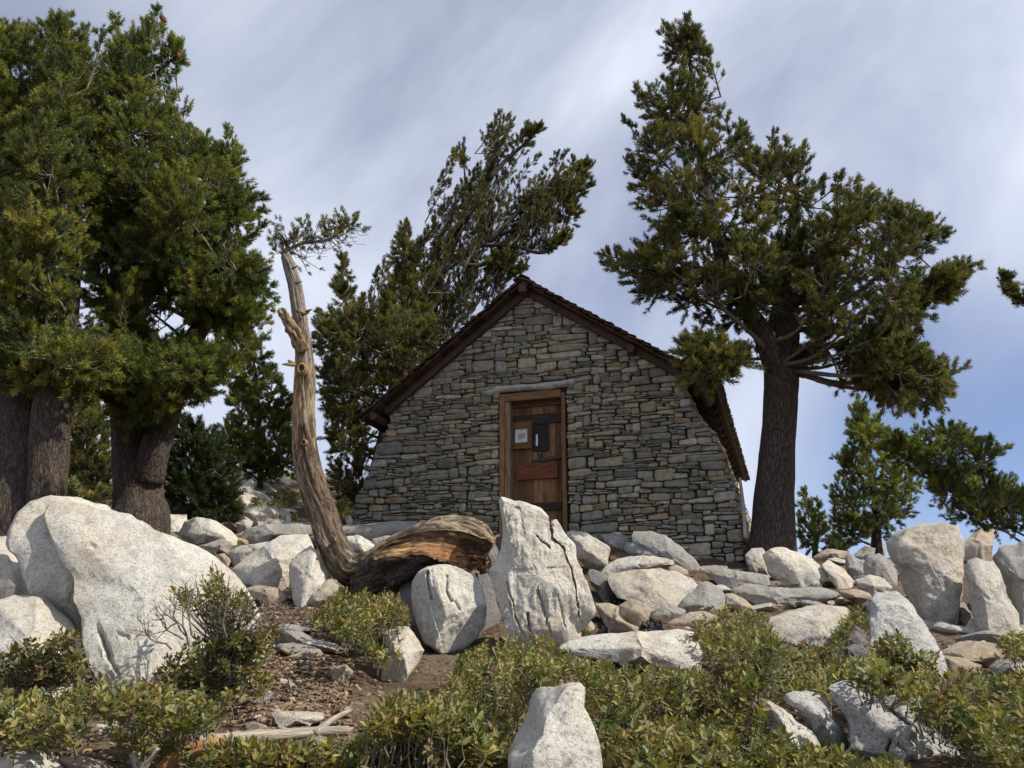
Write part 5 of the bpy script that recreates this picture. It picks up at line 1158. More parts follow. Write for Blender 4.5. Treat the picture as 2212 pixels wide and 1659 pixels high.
# ---- left trees
def c0(*p): return cv('c0', p)
CL0 = c0((-150,150),(30,130),(180,130),(185,220),(150,340),(110,420),(160,500),(170,350),(230,300),(240,230),(285,130),(330,100),(400,100),(430,230),(420,260),(470,200),(490,150),(540,150),(545,200),(530,290),(520,360),(560,420),(560,800),(520,1200),(540,1500)) + cv('c2c', [(480,260),(420,400),(560,470),(700,560),(740,620),(680,800),(560,900),(400,850),(300,800),(100,870),(0,860),(-200,880)]) + [(-90, 700)]
TL0 = [[(30,1160,150,9.4),(35,1080,140,9.4),(45,980,125,9.5),(55,880,120,9.6),(68,800,100,9.7),(80,700,78,9.8),(90,560,60,9.8),(100,400,44,9.8),(110,220,26,9.8),(120,80,8,9.8)],
       [(100,1100,84,9.2),(102,1040,82,9.2),(106,960,84,9.2),(112,880,84,9.2),(125,800,74,9.3),(140,720,52,9.5),(152,640,42,9.6),(160,500,32,9.6),(170,300,20,9.6)]]
pine('huge dark pine with a thick double trunk at the left edge of the picture', TL0, CL0, 9.6, 1.8, 520, 71, pal=LGREENS, rooty=860, ts=.86,
     tips=[(*q, .55) for q in c0((40,135),(110,145),(165,140),(315,110),(385,105),(515,150),(600,175),(250,240))], spread=.32, reach=.9, cones=[(139, 50, 9.3), (150, 60, 9.4), (137, 120, 9.2), (135, 190, 9)])
CL1 = c0((450,500),(470,400),(600,420),(620,190),(680,110),(710,200),(760,230),(830,150),(920,50),(940,110),(920,240),(900,300),(900,480),(880,560),(900,600),(960,560),(1030,540),(1060,640),(1100,720),(1140,745),(1150,790),(1210,800),(1290,830),(1360,770),(1380,860),(1410,880),(1440,960),(1430,1050),(1480,1110),(1540,1120),(1545,1220),(1500,1290),(1440,1330),(1400,1400),(1300,1480)) + cv('c2c', [(1420,40),(1510,10),(1620,40),(1640,130),(1600,200),(1500,250),(1420,330),(1330,400),(1250,440),(1130,430),(1040,400),(900,380),(880,480),(1000,560),(1130,600),(1240,580),(1350,600),(1330,740),(1260,830),(1180,880),(1000,960),(860,980),(740,980),(660,930),(600,760),(520,560),(560,430),(470,230),(440,100)]) + c0((480,1300),(440,1000))
TL1 = [[(300,1120,128,11.0),(299,1080,108,11.0),(297,1030,104,11.0),(290,980,96,11.0),(282,900,84,11.0),(278,820,68,11.0),(262,700,56,11.1),(262,560,46,11.2),(270,400,34,11.2),(290,200,18,11.2),(330,50,6,11.2)],
       [(318,1040,70,10.9),(338,960,66,10.8),(365,880,60,10.8),(395,790,52,10.8),(425,720,46,10.8),(458,680,34,10.9),(480,600,26,11.0),(490,480,18,11.0),(490,330,8,11.0)]]
lefttwo = pine('large pine with a stout forked trunk left of the dead trunk', TL1, CL1, 11.0, 2.0, 780, 72, pal=LGREENS, rooty=880, ts=.88,
     limbs=[([*[(*q, 10.6) for q in c0((900,450),(980,380),(1040,320))]], .03, .012, .5, .2), ([*[(*q, 10.5) for q in cv('c2c', [(480,260),(600,350),(700,450),(800,500)])]], .04, .02, .8, .2)],
     tips=[(*q, .55) for q in c0((682,108),(760,240),(920,48),(880,170),(1055,275),(955,370),(1030,540),(1180,800),(1360,768),(1412,880),(600,420))] + [(*q, .4, .6, -1, .4) for q in c0((1545,1150),(1540,1230),(1550,1310),(1500,1360),(1460,1410))],
     spread=.32, reach=.9, cones=[(346, 32, 11), (265, 72, 11), (290, 98, 11), (392, 110, 10.6)])
extra(lefttwo, cv('c2c', [(430,560),(560,600),(740,600),(900,640),(1130,600),(1370,600),(1340,740),(1230,860),(1000,970),(740,985),(640,930),(520,860)]), 9.9, 62, spread=.32, reach=.8, axis=[(300,900,10.9),(340,900,10.8),(420,760,10.8)], seed=6, pal=LGREENS, up=.35)
extra(lefttwo, cv('c2c', [(60,560),(300,500),(440,560),(640,640),(620,880),(420,870),(200,860),(40,860),(-60,700)]), 9.2, 46, spread=.32, reach=.8, axis=[(260,760,10.9),(200,700,10.9),(70,760,9.8)], seed=7, pal=LGREENS, up=.35)
extra(lefttwo, cv('c2c', [(1000,60),(1420,40),(1510,10),(1620,40),(1650,130),(1600,210),(1560,330),(1400,420),(1240,440),(1100,420),(1000,250)]), 10.9, 46, spread=.3, reach=.8, axis=[(480,600,11),(455,680,10.9)], seed=8, pal=LGREENS)
extra(lefttwo, cv('c2c', [(980,540),(1360,590),(1450,640),(1350,800),(1210,885),(1000,920)]), 10.3, 30, spread=.3, reach=.75, axis=[(430,720,10.8),(400,780,10.8)], seed=9, pal=LGREENS, up=.35)
extra(lefttwo, cv('c2c', [(1100,250),(1500,220),(1590,330),(1470,440),(1250,480),(1120,420)]), 10.7, 22, spread=.28, reach=.7, axis=[(460,680,10.9)], seed=10, pal=LGREENS)
extra(lefttwo, [(490,640),(560,600),(610,610),(600,700),(580,770),(540,800),(480,780),(450,720)], 11.3, 26, spread=.24, reach=.65, axis=[(480,600,11),(458,680,10.9)], seed=11, pal=LGREENS, ts=.85)
# smaller trees at left
conif('sunlit young pine behind the dead trunk at its left', cv('c2c', [(1530,1330),(1525,1150),(1520,1000),(1515,850),(1500,700),(1470,560),(1455,440)]), [98, 96, 86, 66, 46, 26, 8], 15.5, 170, 73, pal=LGREENS, spread=.26, reach=.6, ts=1.05, trunk_seg=10, margin=.2, tw=14)
conif('dark young pine in shade right of the forked trunk', cv('c2c', [(1180,1600),(1180,1450),(1160,1300),(1150,1150),(1120,1000)]), [88, 84, 80, 58, 30], 12.3, 85, 74, spread=.28, reach=.6, trunk_seg=10, margin=.25, tw=18, pal=[(0.045,0.065,0.026),(0.035,0.05,0.02)])  # needle palette darkened to carry the shade on this tree
pine('green pine seen between the two thick trunks at left', [[(190,1140,20),(192,1000,16),(195,850,10)]], cv('c2c', [(380,1420),(370,1150),(400,900),(500,850),(620,950),(660,1100),(670,1460)]), 16.5, 1.2, 90, 75, spread=.3, reach=.7, ts=1.1, trunk_seg=10)
pine('green pine seen at the left edge behind the double trunk', [[(-30,1140,30),(-30,1000,20),(-20,850,10)]], [(-120, 1100), (-110, 850), (20, 820), (50, 900), (30, 1080)], 15, 1.2, 40, 76, spread=.3, reach=.7, ts=1.1, trunk_seg=10)
# right background
CRB = cv('c8', [(940,775),(985,830),(1030,830),(1070,885),(1080,940),(1110,980),(1150,1100),(1250,1180),(1300,1290),(1240,1400),(1150,1450),(1110,1540),(960,1560),(850,1590),(800,1500),(780,1330),(800,1220),(830,1150),(805,1085),(880,1040),(900,960),(885,900)])
pine('sunlit pine with a narrow top behind the rocks right of the big pine', [[(*cv('c8', [(1047, 1580)])[0], 26), (*cv('c8', [(1045, 1480)])[0], 20), (*cv('c8', [(1040, 1350)])[0], 16), (*cv('c8', [(1010, 1150)])[0], 11), (*cv('c8', [(960, 950)])[0], 6), (*cv('c8', [(945, 790)])[0], 3)]], CRB, 15.5, .9, 170, 81, pal=BGREENS,
     tips=[(*q, .5) for q in cv('c8', [(942,775),(985,840),(900,890),(825,1080)])], spread=.22, reach=.55, ts=.8, margin=.2, trunk_seg=12, dens=.9)
pine('small bushy pine at the foot of the big right trunk', [[(1760,1215,14),(1762,1150,10),(1745,1080,5)]], cv('c8', [(620,1600),(615,1400),(645,1270),(690,1280),(700,1350),(740,1310),(790,1350),(820,1420),(860,1500),(900,1600),(760,1640)]), 13.6, .7, 75, 82, tips=[(*q, .5) for q in cv('c8', [(660,1262),(735,1312),(700,1340)])], spread=.18, reach=.45, ts=.78, margin=.3, trunk_seg=10, pal=BGREENS)
CRL = cv('c8', [(1020,1010),(1110,915),(1180,950),(1250,945),(1335,915),(1430,915),(1510,930),(1590,975),(1700,1000),(1752,1022),(1720,1062),(1640,1130),(1690,1200),(1825,1215),(1900,1250),(1900,1500),(1700,1500),(1580,1480),(1510,1440),(1400,1400),(1310,1340),(1310,1260),(1190,1150),(1060,1090)])
pine('wind flattened pine leaning left over the rocks at the right edge', [[(2330,1190,90,13),(2290,1130,70,13),(2200,1085,50,13),(2110,1072,42,13),(2060,1050,34,13),(1990,1000,24,13),(1930,975,12,13)]], CRL, 13.0, .8, 190, 83, pal=BGREENS,
     limbs=[([(2200,1085,12.8),(2215,1120,12.6),(2222,1160,12.5)], .02, .008, 1, .2)], tips=[(*q, .5, .6, -1, .3) for q in cv('c8', [(1750,1022),(1600,975),(1640,1130)])], spread=.22, reach=.55, ts=.78, margin=.2, trunk_seg=16, dens=.85)
pine('branch tip of a pine that stands outside the right edge of the picture', [[(2420,1250,60,12),(2410,900,46,12),(2380,600,20,12),(2400,380,8,12)]], [(2370,560),(2430,330),(2560,560),(2600,820),(2480,880),(2370,800)], 12.0, .7, 70, 84,
     limbs=[([(2400,820,12),(2290,720,12),(2225,660,12),(2190,632,12),(2172,605,12)], .03, .01, .45, .12)], tips=[(2175, 604, .4, .4, .8, .8)], spread=.16, reach=.5, ts=.9)
# ---------------------------------------------------------------- the dead trunk
def snag():
    # (x, y, width px, Y): up from the bend
    cpt = [(1030,1196,84,7.35),(1005,1185,98,7.4),(968,1172,106,7.5),(925,1172,104,7.6),(885,1184,96,7.75),(842,1205,88,7.9),(800,1230,80,8.0),(765,1234,76,8.05),(738,1212,76,8.1),(716,1165,76,8.15),(700,1115,77,8.2),(683,1070,76,8.2),(668,1018,73,8.2),(659,965,68,8.2),(656,910,64,8.15),(657,855,61,8.15),(658,800,56,8.1),(656,755,49,8.1),(651,710,44,8.1),(645,665,42,8.1),(637,615,40,8.1),(626,580,36,8.1),(618,553,30,8.1)]
    pts = [P(a, b, d) for a, b, c, d in cpt]; rad = [c / 2 * d / 1938 * (.83 if k > 7 else .84 if k < 6 else .92) for k, (a, b, c, d) in enumerate(cpt)]
    cp_ = catmull(pts, 10); n = len(cp_); ts_ = np.linspace(0, len(pts) - 1, n); rr_ = np.interp(ts_, range(len(pts)), rad)
    base = P(*cpt[7][:2], 8.05); t = empty('dead_tree', (base[0], base[1], G(base[0], base[1])), 'bent dead trunk of bleached wood rising from a twisted broken log before the hut', 'dead tree')
    seg = 72; T = np.gradient(cp_, axis=0); T /= np.linalg.norm(T, axis=1)[:, None]; V = []; C = []; Gr = []; d = 0
    view = np.array([0, -1.0, 0]); A = unit(view - T[0] * view.dot(T[0]))
    knots = [(657, 800, .035, 10), (656, 962, .035, 9), (663, 1005, .02, 8), (668, 1105 + 60, .02, 7), (645, 670, .02, 6), (655, 690, .02, 5), (712, 1168, .018, 6)]
    for i in range(n):
        if i: d += np.linalg.norm(cp_[i] - cp_[i - 1])
        A = unit(view - T[i] * view.dot(T[i])); B = np.cross(T[i], A); k_ = ts_[i]
        for k in range(seg):
            th = 2 * math.pi * k / seg; c, s = math.cos(th), math.sin(th); tw_ = th + d * .55
            fl = 0.055 * fb(math.cos(tw_) * 3.1, math.sin(tw_) * 3.1, d * .8, 4) + 0.03 * fb(math.cos(tw_) * 9, math.sin(tw_) * 9, d * 1.2, 3)
            r = rr_[i] * (1 + fl * (3.0 if k_ < 7.5 else 2.0 if k_ < 10 else 1.5) + .09 * mnoise.noise(Vector((math.cos(tw_) * 2.2, math.sin(tw_) * 2.2, d * 3.1))) - .10 * max(0, .14 - abs(mnoise.noise(Vector((math.cos(tw_) * 4.2, math.sin(tw_) * 4.2, d * .7))))) / .14)
            up_ = s if T[i][0] * B[2] >= 0 or True else s
            q = c * A + s * B
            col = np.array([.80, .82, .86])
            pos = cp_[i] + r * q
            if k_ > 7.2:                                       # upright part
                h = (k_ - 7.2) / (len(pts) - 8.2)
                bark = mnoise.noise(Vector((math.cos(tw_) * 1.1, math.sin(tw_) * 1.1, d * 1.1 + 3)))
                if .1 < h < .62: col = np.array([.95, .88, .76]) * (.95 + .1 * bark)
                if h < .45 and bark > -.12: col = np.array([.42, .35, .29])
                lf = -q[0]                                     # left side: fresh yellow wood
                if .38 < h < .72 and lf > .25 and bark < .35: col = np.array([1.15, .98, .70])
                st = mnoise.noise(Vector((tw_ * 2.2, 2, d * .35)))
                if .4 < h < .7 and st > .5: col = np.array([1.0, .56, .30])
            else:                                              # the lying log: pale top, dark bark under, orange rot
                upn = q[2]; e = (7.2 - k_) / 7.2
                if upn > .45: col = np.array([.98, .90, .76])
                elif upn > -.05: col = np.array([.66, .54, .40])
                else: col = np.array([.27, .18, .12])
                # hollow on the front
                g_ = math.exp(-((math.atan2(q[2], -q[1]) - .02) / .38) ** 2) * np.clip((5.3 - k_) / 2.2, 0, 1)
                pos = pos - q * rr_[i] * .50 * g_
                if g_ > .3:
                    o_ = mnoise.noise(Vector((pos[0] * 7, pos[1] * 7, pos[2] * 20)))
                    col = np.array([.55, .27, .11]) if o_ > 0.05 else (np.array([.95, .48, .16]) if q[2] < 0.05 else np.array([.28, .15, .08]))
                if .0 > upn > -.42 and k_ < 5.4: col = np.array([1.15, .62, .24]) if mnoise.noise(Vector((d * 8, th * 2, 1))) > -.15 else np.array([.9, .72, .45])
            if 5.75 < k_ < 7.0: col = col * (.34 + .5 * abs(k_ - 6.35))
            V.append(pos); C.append(col); Gr.append((math.cos(tw_) * .22, math.sin(tw_) * .22, d))
    V = np.array(V); f = []
    for i in range(n - 1):
        for k in range(seg): a = i * seg + k; b = i * seg + (k + 1) % seg; f.append((a, b, b + seg, a + seg))
    # splintered open end of the log
    V0 = V[:seg].copy(); cen = V0.mean(0)
    rg = np.random.default_rng(4); V[:seg] += np.array([1.0, -.3, 0]) * (rg.uniform(-.01, .05, seg))[:, None]
    mb = MB(); inn = []; nrings = 5
    for j in range(1, nrings + 1):
        idx = np.arange(seg); ring = V[:seg] + (cen - V[:seg]) * (.10 + .75 * j / nrings) + np.array([-.26 * j / nrings, .02, .02]); inn.append(ring)
    allV = np.concatenate([V] + inn); off = n * seg; prev = list(range(seg))
    for j in range(nrings):
        cur = [off + j * seg + k for k in range(seg)]
        for k in range(seg): f.append((prev[(k + 1) % seg], prev[k], cur[k], cur[(k + 1) % seg]))
        prev = cur
    Cc = np.concatenate([np.array(C), np.tile(np.array([.5, .25, .10]), (seg * nrings, 1))]); Gg = np.concatenate([np.array(Gr), np.tile(np.array(Gr[:seg]) * 1.3, (nrings, 1))])
    f.append(tuple((n - 1) * seg + k for k in range(seg)))
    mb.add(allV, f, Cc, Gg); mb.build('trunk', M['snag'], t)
    # pale humped ridge of wood over the log
    q = MB(); hp = [(888,1160,24,7.75),(915,1142,44,7.7),(945,1130,54,7.65),(980,1126,60,7.6),(1015,1132,60,7.5),(1045,1148,52,7.45),(1063,1163,30,7.42)]
    c2_ = catmull([P(a, b + c * .35, d) for a, b, c, d in hp], 8); r2_ = np.interp(np.linspace(0, len(hp) - 1, len(c2_)), range(len(hp)), [c / 2 * d / 1938 for a, b, c, d in hp])
    tube(q, c2_, r2_, 44, .42, (3.0, 3.0, 1.3), col=(1.08, 1.0, .84), seed=6); q.build('root_hump', M['snag'], t)
    q = MB(); hp = [(775,1262,56,7.95),(815,1250,92,7.8),(860,1226,98,7.7),(905,1212,84,7.6),(950,1205,56,7.5)]   # dark bark mass under the log
    c2_ = catmull([P(a, b, d) for a, b, c, d in hp], 9); r2_ = np.interp(np.linspace(0, len(hp) - 1, len(c2_)), range(len(hp)), [c / 2 * d / 1938 for a, b, c, d in hp])
    tube(q, c2_, r2_, 44, .42, (2.2, 2.2, 3.5), col=(.85,) * 3, seed=46); q.build('bark', M['bark'], t)
    q = MB()  # broken front shell: brown inside, orange rotten lip
    up_ = catmull([P(*p, 7.17) for p in cv('c7', [(800,850),(900,790),(1020,745),(1150,715),(1300,705),(1430,722),(1540,765),(1600,790)])], 12)
    lo_ = catmull([P(*p, 7.06) for p in cv('c7', [(815,905),(870,890),(1000,878),(1130,868),(1230,900),(1340,945),(1440,985),(1520,935)])], 12)
    n_, m_ = len(up_), 18; Vs = []; Cs = []; Gs = []
    for s_ in (0, 1):
        for i in range(n_):
            u = i / (n_ - 1)
            for j in range(m_ + 1):
                v = j / m_; jag = 1 + (.10 * mnoise.noise(Vector((u * 16, 3, 0))) + .07 * mnoise.noise(Vector((u * 45, 7, 0)))) * v * v
                p = up_[i] + (lo_[i] - up_[i]) * v * jag
                p = p + np.array([0, 1.0, 0]) * (.075 * math.sin(math.pi * min(1, v * 1.15)) * (.3 + u) + .016 * fb(u * 5, v * 9, 2, 3) + .022 * fb(u * 8, v * 26, 5, 3)) + np.array([0, .022, 0]) * s_
                nz = mnoise.noise(Vector((u * 7, v * 3, 1))) * .22 + mnoise.noise(Vector((u * 6, v * 40, 8))) * .16 + mnoise.noise(Vector((u * 22, v * 14, 4))) * .12
                vv = v + nz
                if vv < .40: c = (.42, .29, .19)
                elif vv < .62: c = (1.05, .78, .48) if u < .55 else (.62, .32, .15)
                elif u > .34 + nz: c = (.95, .52, .27) if vv < .95 else (1.25, .88, .5)
                else: c = (1.1, .86, .56)
                if u > .80 and .3 < vv < .8: c = (.22, .13, .08)
                Vs.append(p); Cs.append(c); Gs.append((v * .28, s_ * .1, u * .9))
    fs = []
    for s_ in (0, 1):
        o_ = s_ * n_ * (m_ + 1)
        for i in range(n_ - 1):
            for j in range(m_):
                a_ = o_ + i * (m_ + 1) + j; fs.append((a_, a_ + 1, a_ + m_ + 2, a_ + m_ + 1) if s_ else (a_, a_ + m_ + 1, a_ + m_ + 2, a_ + 1))
    o_ = n_ * (m_ + 1)
    for i in range(n_ - 1):
        for j in (0, m_): a_ = i * (m_ + 1) + j; fs.append((a_, a_ + m_ + 1, a_ + m_ + 1 + o_, a_ + o_))
    q.add(Vs, fs, np.array(Cs), Gs); q.build('rotten_shell', M['snag'], t)
    for k in range(26):                                     # splinters at the broken end
        q = MB(); x = rg.uniform(985, 1042); y = rg.uniform(1196, 1240); p = P(x, y, 7.12 + rg.uniform(-.03, .1)); dr = unit([rg.uniform(.2, 1), rg.uniform(-.4, .2), rg.uniform(-1.2, .3)])
        tube(q, [p, p + dr * .03 + rg.normal(size=3) * .006, p + dr * rg.uniform(.05, .09)], [.016, .011, .002], 6, .3, col=(1.2, .62, .25) if rg.random() < .6 else (.6, .4, .25)); q.build('splinter', M['snag'], t)
    # broken forked stub pointing up left
    q = MB(); st = [(654,757,30,8.02),(643,732,27,7.95),(631,708,29,7.9),(619,688,21,7.88),(612,676,23,7.88),(606,668,13,7.88)]
    c2_ = catmull([P(a, b, d) for a, b, c, d in st], 6); r2_ = np.interp(np.linspace(0, len(st) - 1, len(c2_)), range(len(st)), [c / 2 * d / 1938 for a, b, c, d in st])
    tube(q, c2_, r2_, 26, .75, (2.6, 2.6, 7), col=(.88, .76, .55), seed=36); q.build('broken_stub', M['snag'], t)
    for (x0, y0, x1, y1, r0) in ((636,787,610,787,.024),(630,783,622,778,.02),(662,674,673,668,.018),(643,672,655,676,.02),(640,612,652,608,.014),(632,580,644,574,.014),(608,668,602,666,.012),(653,680,668,676,.016)):
        q = MB(); a = P(x0, y0, 8.0); b = P(x1, y1, 7.9); tube(q, [a, (a + b) / 2, b], [r0, r0 * .7, r0 * .3], 8, .2, col=(.8, .6, .48)); q.build('twig_stub', M['snag'], t)
    # knots
    for (x, y, r) in ((651,795,.050),(656,955,.026),(722,1166,.014)):
        q = MB(); Yk = 8.1 - .145; c = P(x, y, Yk)
        ringpts = []; m_ = 16; Vk = []; fk = []; ck = []
        for j, (rs, dz) in enumerate(((1.25, .05), (1.0, .0), (.72, -.012), (.45, .012), (.1, .03))):
            for k in range(m_):
                an = 2 * math.pi * k / m_; w_ = 1 + .15 * mnoise.noise(Vector((x + math.cos(an), y + math.sin(an), j)))
                Vk.append(c + np.array([math.cos(an) * r * rs * w_ * .85, dz, math.sin(an) * r * rs * w_ * 1.1])); ck.append((.95, .72, .45) if j < 3 else (.38, .24, .15))
        for j in range(4):
            for k in range(m_): fk.append((j * m_ + k, j * m_ + (k + 1) % m_, (j + 1) * m_ + (k + 1) % m_, (j + 1) * m_ + k))
        fk.append(tuple(4 * m_ + k for k in range(m_))); q.add(Vk, fk, np.array(ck), np.array(Vk) * .5); q.build('knot', M['snag'], t)
    # the living sprig on its top
    rng = np.random.default_rng(12); fol = Fol(); tw = Twigs(); Ys = 8.3
    s0 = P(622, 560, 8.1)
    spr = cv('c7b', [(0,380),(90,320),(200,290),(330,275),(430,220),(520,150)]); lm_ = catmull([P(*q_, Ys) for q_ in spr], 6); tw.poly([s0] + list(lm_), .022, .008)
    for k in range(86):
        i = rng.integers(0, len(lm_)); u = rng.random(); x, y = (CX, CY)
        p = lm_[i]; l = rng.uniform(.07, .34) * (1.15 - .5 * i / len(lm_)); dr = unit([rng.uniform(-.35, .6), rng.uniform(-.7, .7), rng.uniform(-.35, 1.0)]); e = p + dr * l
        tw.poly([p, p + dr * l * .5 + rng.normal(size=3) * .02, e], .005, .003); g = np.array(GREENS[rng.integers(3)]) * rng.uniform(.9, 1.35)
        fol.add(e, unit(dr + np.array([0, 0, .5])), .62, g * 1.1)
        if dr[2] > 0: fol.add(e - dr * .05, unit(dr + rng.normal(size=3) * .4), .6, g * .9); fol.add(e + np.array([rng.uniform(-.05, .05), 0, .03]), unit(dr + rng.normal(size=3) * .4), .58, g)
    for k in range(22):
        p = P(rng.uniform(585, 625), rng.uniform(505, 545), Ys); fol.add(p, unit([rng.uniform(-.8, .4), rng.uniform(-.5, .5), 1]), .65, np.array(GREENS[0])); tw.add(lm_[1], p, .004, .003)
    for k in range(30):
        p = lm_[rng.integers(4, len(lm_))]; a = unit([rng.uniform(.1, .8), rng.uniform(-.4, .4), rng.uniform(-.9, -.1)]); l = rng.uniform(.08, .2); tw.poly([p, p + a * l, p + a * l * 1.3 + np.array([.06, 0, .05])], .003, .002)
    link('living_sprig', fol_mesh('living_sprig', fol, rng), M['needle'], t, False); link('twigs', tw.mesh('twigs'), M['twig'], t)
snag()
# ---------------------------------------------------------------- fallen wood
def stick(label, name, parts, mat='stick', col=(1, 1, 1)):
    ob = None
    for i, (crop, pts, r0, r1, Y) in enumerate(parts):
        q = MB(); pp_ = []
        for p in cv(crop, pts): 
            Yy = p[2] if len(p) > 2 else (Y if Y else hit(p[0], p[1], .05)); pp_.append(P(p[0], p[1], Yy))
        c_ = catmull(pp_, 7); tube(q, c_, np.linspace(r0, r1, len(c_)), 14, .16, (2.4, 2.4, 6), col=col, seed=i * 3.1)
        if ob is None: ob = q.build(name, M[mat]); tag(ob, label, 'branch')
        else: q.build('fork', M[mat], ob)
    return ob
stick('long grey fallen branch lying across the soil at the bottom left', 'fallen_branch', [('c3', [(1160,1520),(1300,1500),(1500,1478),(1700,1462),(1900,1445),(2050,1440)], .028, .02, None), ('c3', [(1195,1515),(1165,1440),(1130,1375)], .03, .012, 3.6), ('c3', [(1860,1450),(1950,1380),(2060,1320)], .016, .010, None), ('c3', [(1325,1495),(1340,1440)], .008, .006, 3.6)], col=(.95, .95, .95))
stick('reddish broken root lying at the left end of the fallen branch', 'broken_root', [('c3', [(960,1680),(1040,1610),(1120,1560),(1220,1530),(1300,1510)], .034, .022, 3.3), ('c3', [(1010,1620),(990,1590),(975,1560)], .018, .014, 3.3)], col=(1.3, .72, .42))
stick('short bleached branch stub at the bottom left', 'dead_stick', [('c3', [(790,1570),(805,1610),(825,1670)], .018, .02, 3.15)])
stick('straight grey stick poking up at the bottom left', 'dead_stick', [('c3', [(930,1540),(880,1610),(830,1680)], .010, .013, 3.1)])
# ---------------------------------------------------------------- shrubs
def leaf_template():
    # x across, y along, z up; folded along the midrib, curved
    pts = [(0,0,0),(.17,.25,.035),(.21,.55,.05),(.12,.85,.03),(0,1,-.02),(-.12,.85,.03),(-.21,.55,.05),(-.17,.25,.035),(0,.3,0),(0,.62,.0)]
    f = [(0,1,8),(1,2,9),(1,9,8),(2,3,9),(3,4,9),(0,8,7),(8,9,6),(8,6,7),(9,5,6),(9,4,5)]
    return np.array(pts, float), np.array(f)
LT, LF = leaf_template()
LG = [(0.225, 0.207, 0.064), (0.170, 0.175, 0.057), (0.276, 0.241, 0.081), (0.120, 0.138, 0.052), (0.313, 0.262, 0.092), (0.202, 0.202, 0.092), (0.184, 0.138, 0.051)]
def leaves_mesh(name, Pp, D, Nn, S, C):
    Pp, D, Nn, S, C = map(np.array, (Pp, D, Nn, S, C)); n = len(Pp); D = D / np.linalg.norm(D, axis=1)[:, None]; X = np.cross(D, Nn); X /= np.linalg.norm(X, axis=1)[:, None] + 1e-9; Z = np.cross(X, D)
    Fm = np.stack([X, D, Z], 1); V = np.einsum('ki,nij->nkj', LT, Fm) * S[:, None, None] + Pp[:, None]
    Fa = (LF[None] + np.arange(n)[:, None, None] * len(LT)).reshape(-1, 3); return np_mesh(name, V.reshape(-1, 3), Fa, np.repeat(C, len(LT), 0))
def shrub(label, polys, Hs, seed, dens=1.0, Yr=None, size=0.040, pal=LG, dark=1.0, name='shrub', bare=0, group=None, hb=0.0):
    """polys: outlines px; leaves stand Hs above the soil; Yr = fixed depth range where it leans on a rock"""
    rng = np.random.default_rng(seed); Pp = []; D = []; Nn = []; S = []; C = []; tw = Twigs(); stems = []
    for poly in polys:
        xs = [p[0] for p in poly]; ys = [p[1] for p in poly]; a = np.array([p[:2] for p in poly]); area = abs((a[:, 0] * np.roll(a[:, 1], -1) - np.roll(a[:, 0], -1) * a[:, 1]).sum()) / 2
        ym = Yr[0] if Yr else hit(float(np.mean(xs)), float(min(np.mean(ys), 1700)), Hs * .6); foot = (size * 1.25 * 1938 / ym) ** 2
        n = int(area / foot * 6.2 * dens); cand = []
        while len(cand) < n:
            x, y = rng.uniform(min(xs), max(xs)), rng.uniform(min(ys), max(ys))
            if inpoly(x, y, poly): cand.append((x, y))
        cand = np.array(cand)
        # clumpy canopy height
        hh = np.array([Hs * np.clip(.50 + .75 * mnoise.noise(Vector((x / 1938 * ym * 2.6 + seed, y / 1938 * ym * 4.5, seed))) + rng.uniform(-.45, .25), .03, 1.1) for x, y in cand])
        Yh = rng.uniform(Yr[0], Yr[1], len(cand)) if Yr else hit_many(cand[:, 0], cand[:, 1], hh + hb)
        for (x, y), Yk, h in zip(cand, Yh, hh):
            if Yk > 25.5: continue
            p = P(x, y, Yk); g = np.array([p[0] + rng.normal() * .05, p[1] + rng.normal() * .05 + .03, G(p[0], p[1])])
            if Yr: g = P(np.mean(xs) + rng.normal() * 12, max(ys), (Yr[0] + Yr[1]) / 2)
            dr = unit(unit(p - g) * .7 + np.array([rng.normal() * .35, rng.normal() * .35 - .1, .8]))
            st = .10 if not Yr else np.linalg.norm(p - g); stems.append((p, g, dr, 0))
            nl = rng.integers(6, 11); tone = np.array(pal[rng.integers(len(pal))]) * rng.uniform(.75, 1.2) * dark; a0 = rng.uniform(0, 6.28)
            up = dr; A = unit(np.cross(up, rng.normal(size=3))); B = np.cross(up, A); gd_ = unit(g - p); low_ = min(np.linalg.norm(g - p) * .8, rng.uniform(.04, .13)); ql = p + gd_ * low_ * 1.1; fw_ = ql[1] * cp + ql[2] * sp
            if not inpoly(CX + F * ql[0] / fw_, CY - F * (ql[2] * cp - ql[1] * sp) / fw_, poly): low_ = min(low_, .025)
            stems[-1] = (p, g, dr, low_)
            for k in range(nl + 6):
                if k >= nl:                       # older leaves further down the stem
                    an = rng.uniform(0, 6.28); ld = unit((A * math.cos(an) + B * math.sin(an)) + up * rng.uniform(-.2, .5)); Pp.append(p + gd_ * low_ * rng.uniform(.3, 1) + rng.normal(size=3) * .012); D.append(ld)
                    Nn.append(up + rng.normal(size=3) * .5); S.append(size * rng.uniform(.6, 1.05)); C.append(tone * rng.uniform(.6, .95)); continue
                an = a0 + k * 2.4; f_ = k / nl; el = 1.25 - 1.15 * f_ + rng.uniform(-.2, .2)   # older leaves lower and flatter
                ld = unit((A * math.cos(an) + B * math.sin(an)) * math.cos(el - .15) + up * math.sin(el - .15)); pos = p - up * (.045 * f_) + rng.normal(size=3) * .003
                Pp.append(pos); D.append(ld); nn_ = up + rng.normal(size=3) * .35 - ld * .2; Nn.append(nn_); S.append(size * rng.uniform(.55, 1.3) * (1.0 if f_ > .2 else .75))
                t2 = rng.random(); cc = tone * rng.uniform(.8, 1.25)
                if t2 < .03: cc = np.array((.36, .24, .07)) * rng.uniform(.6, 1.2)
                elif t2 < .075: cc = np.array((.20, .12, .06))
                C.append(cc)
    if not Pp: return
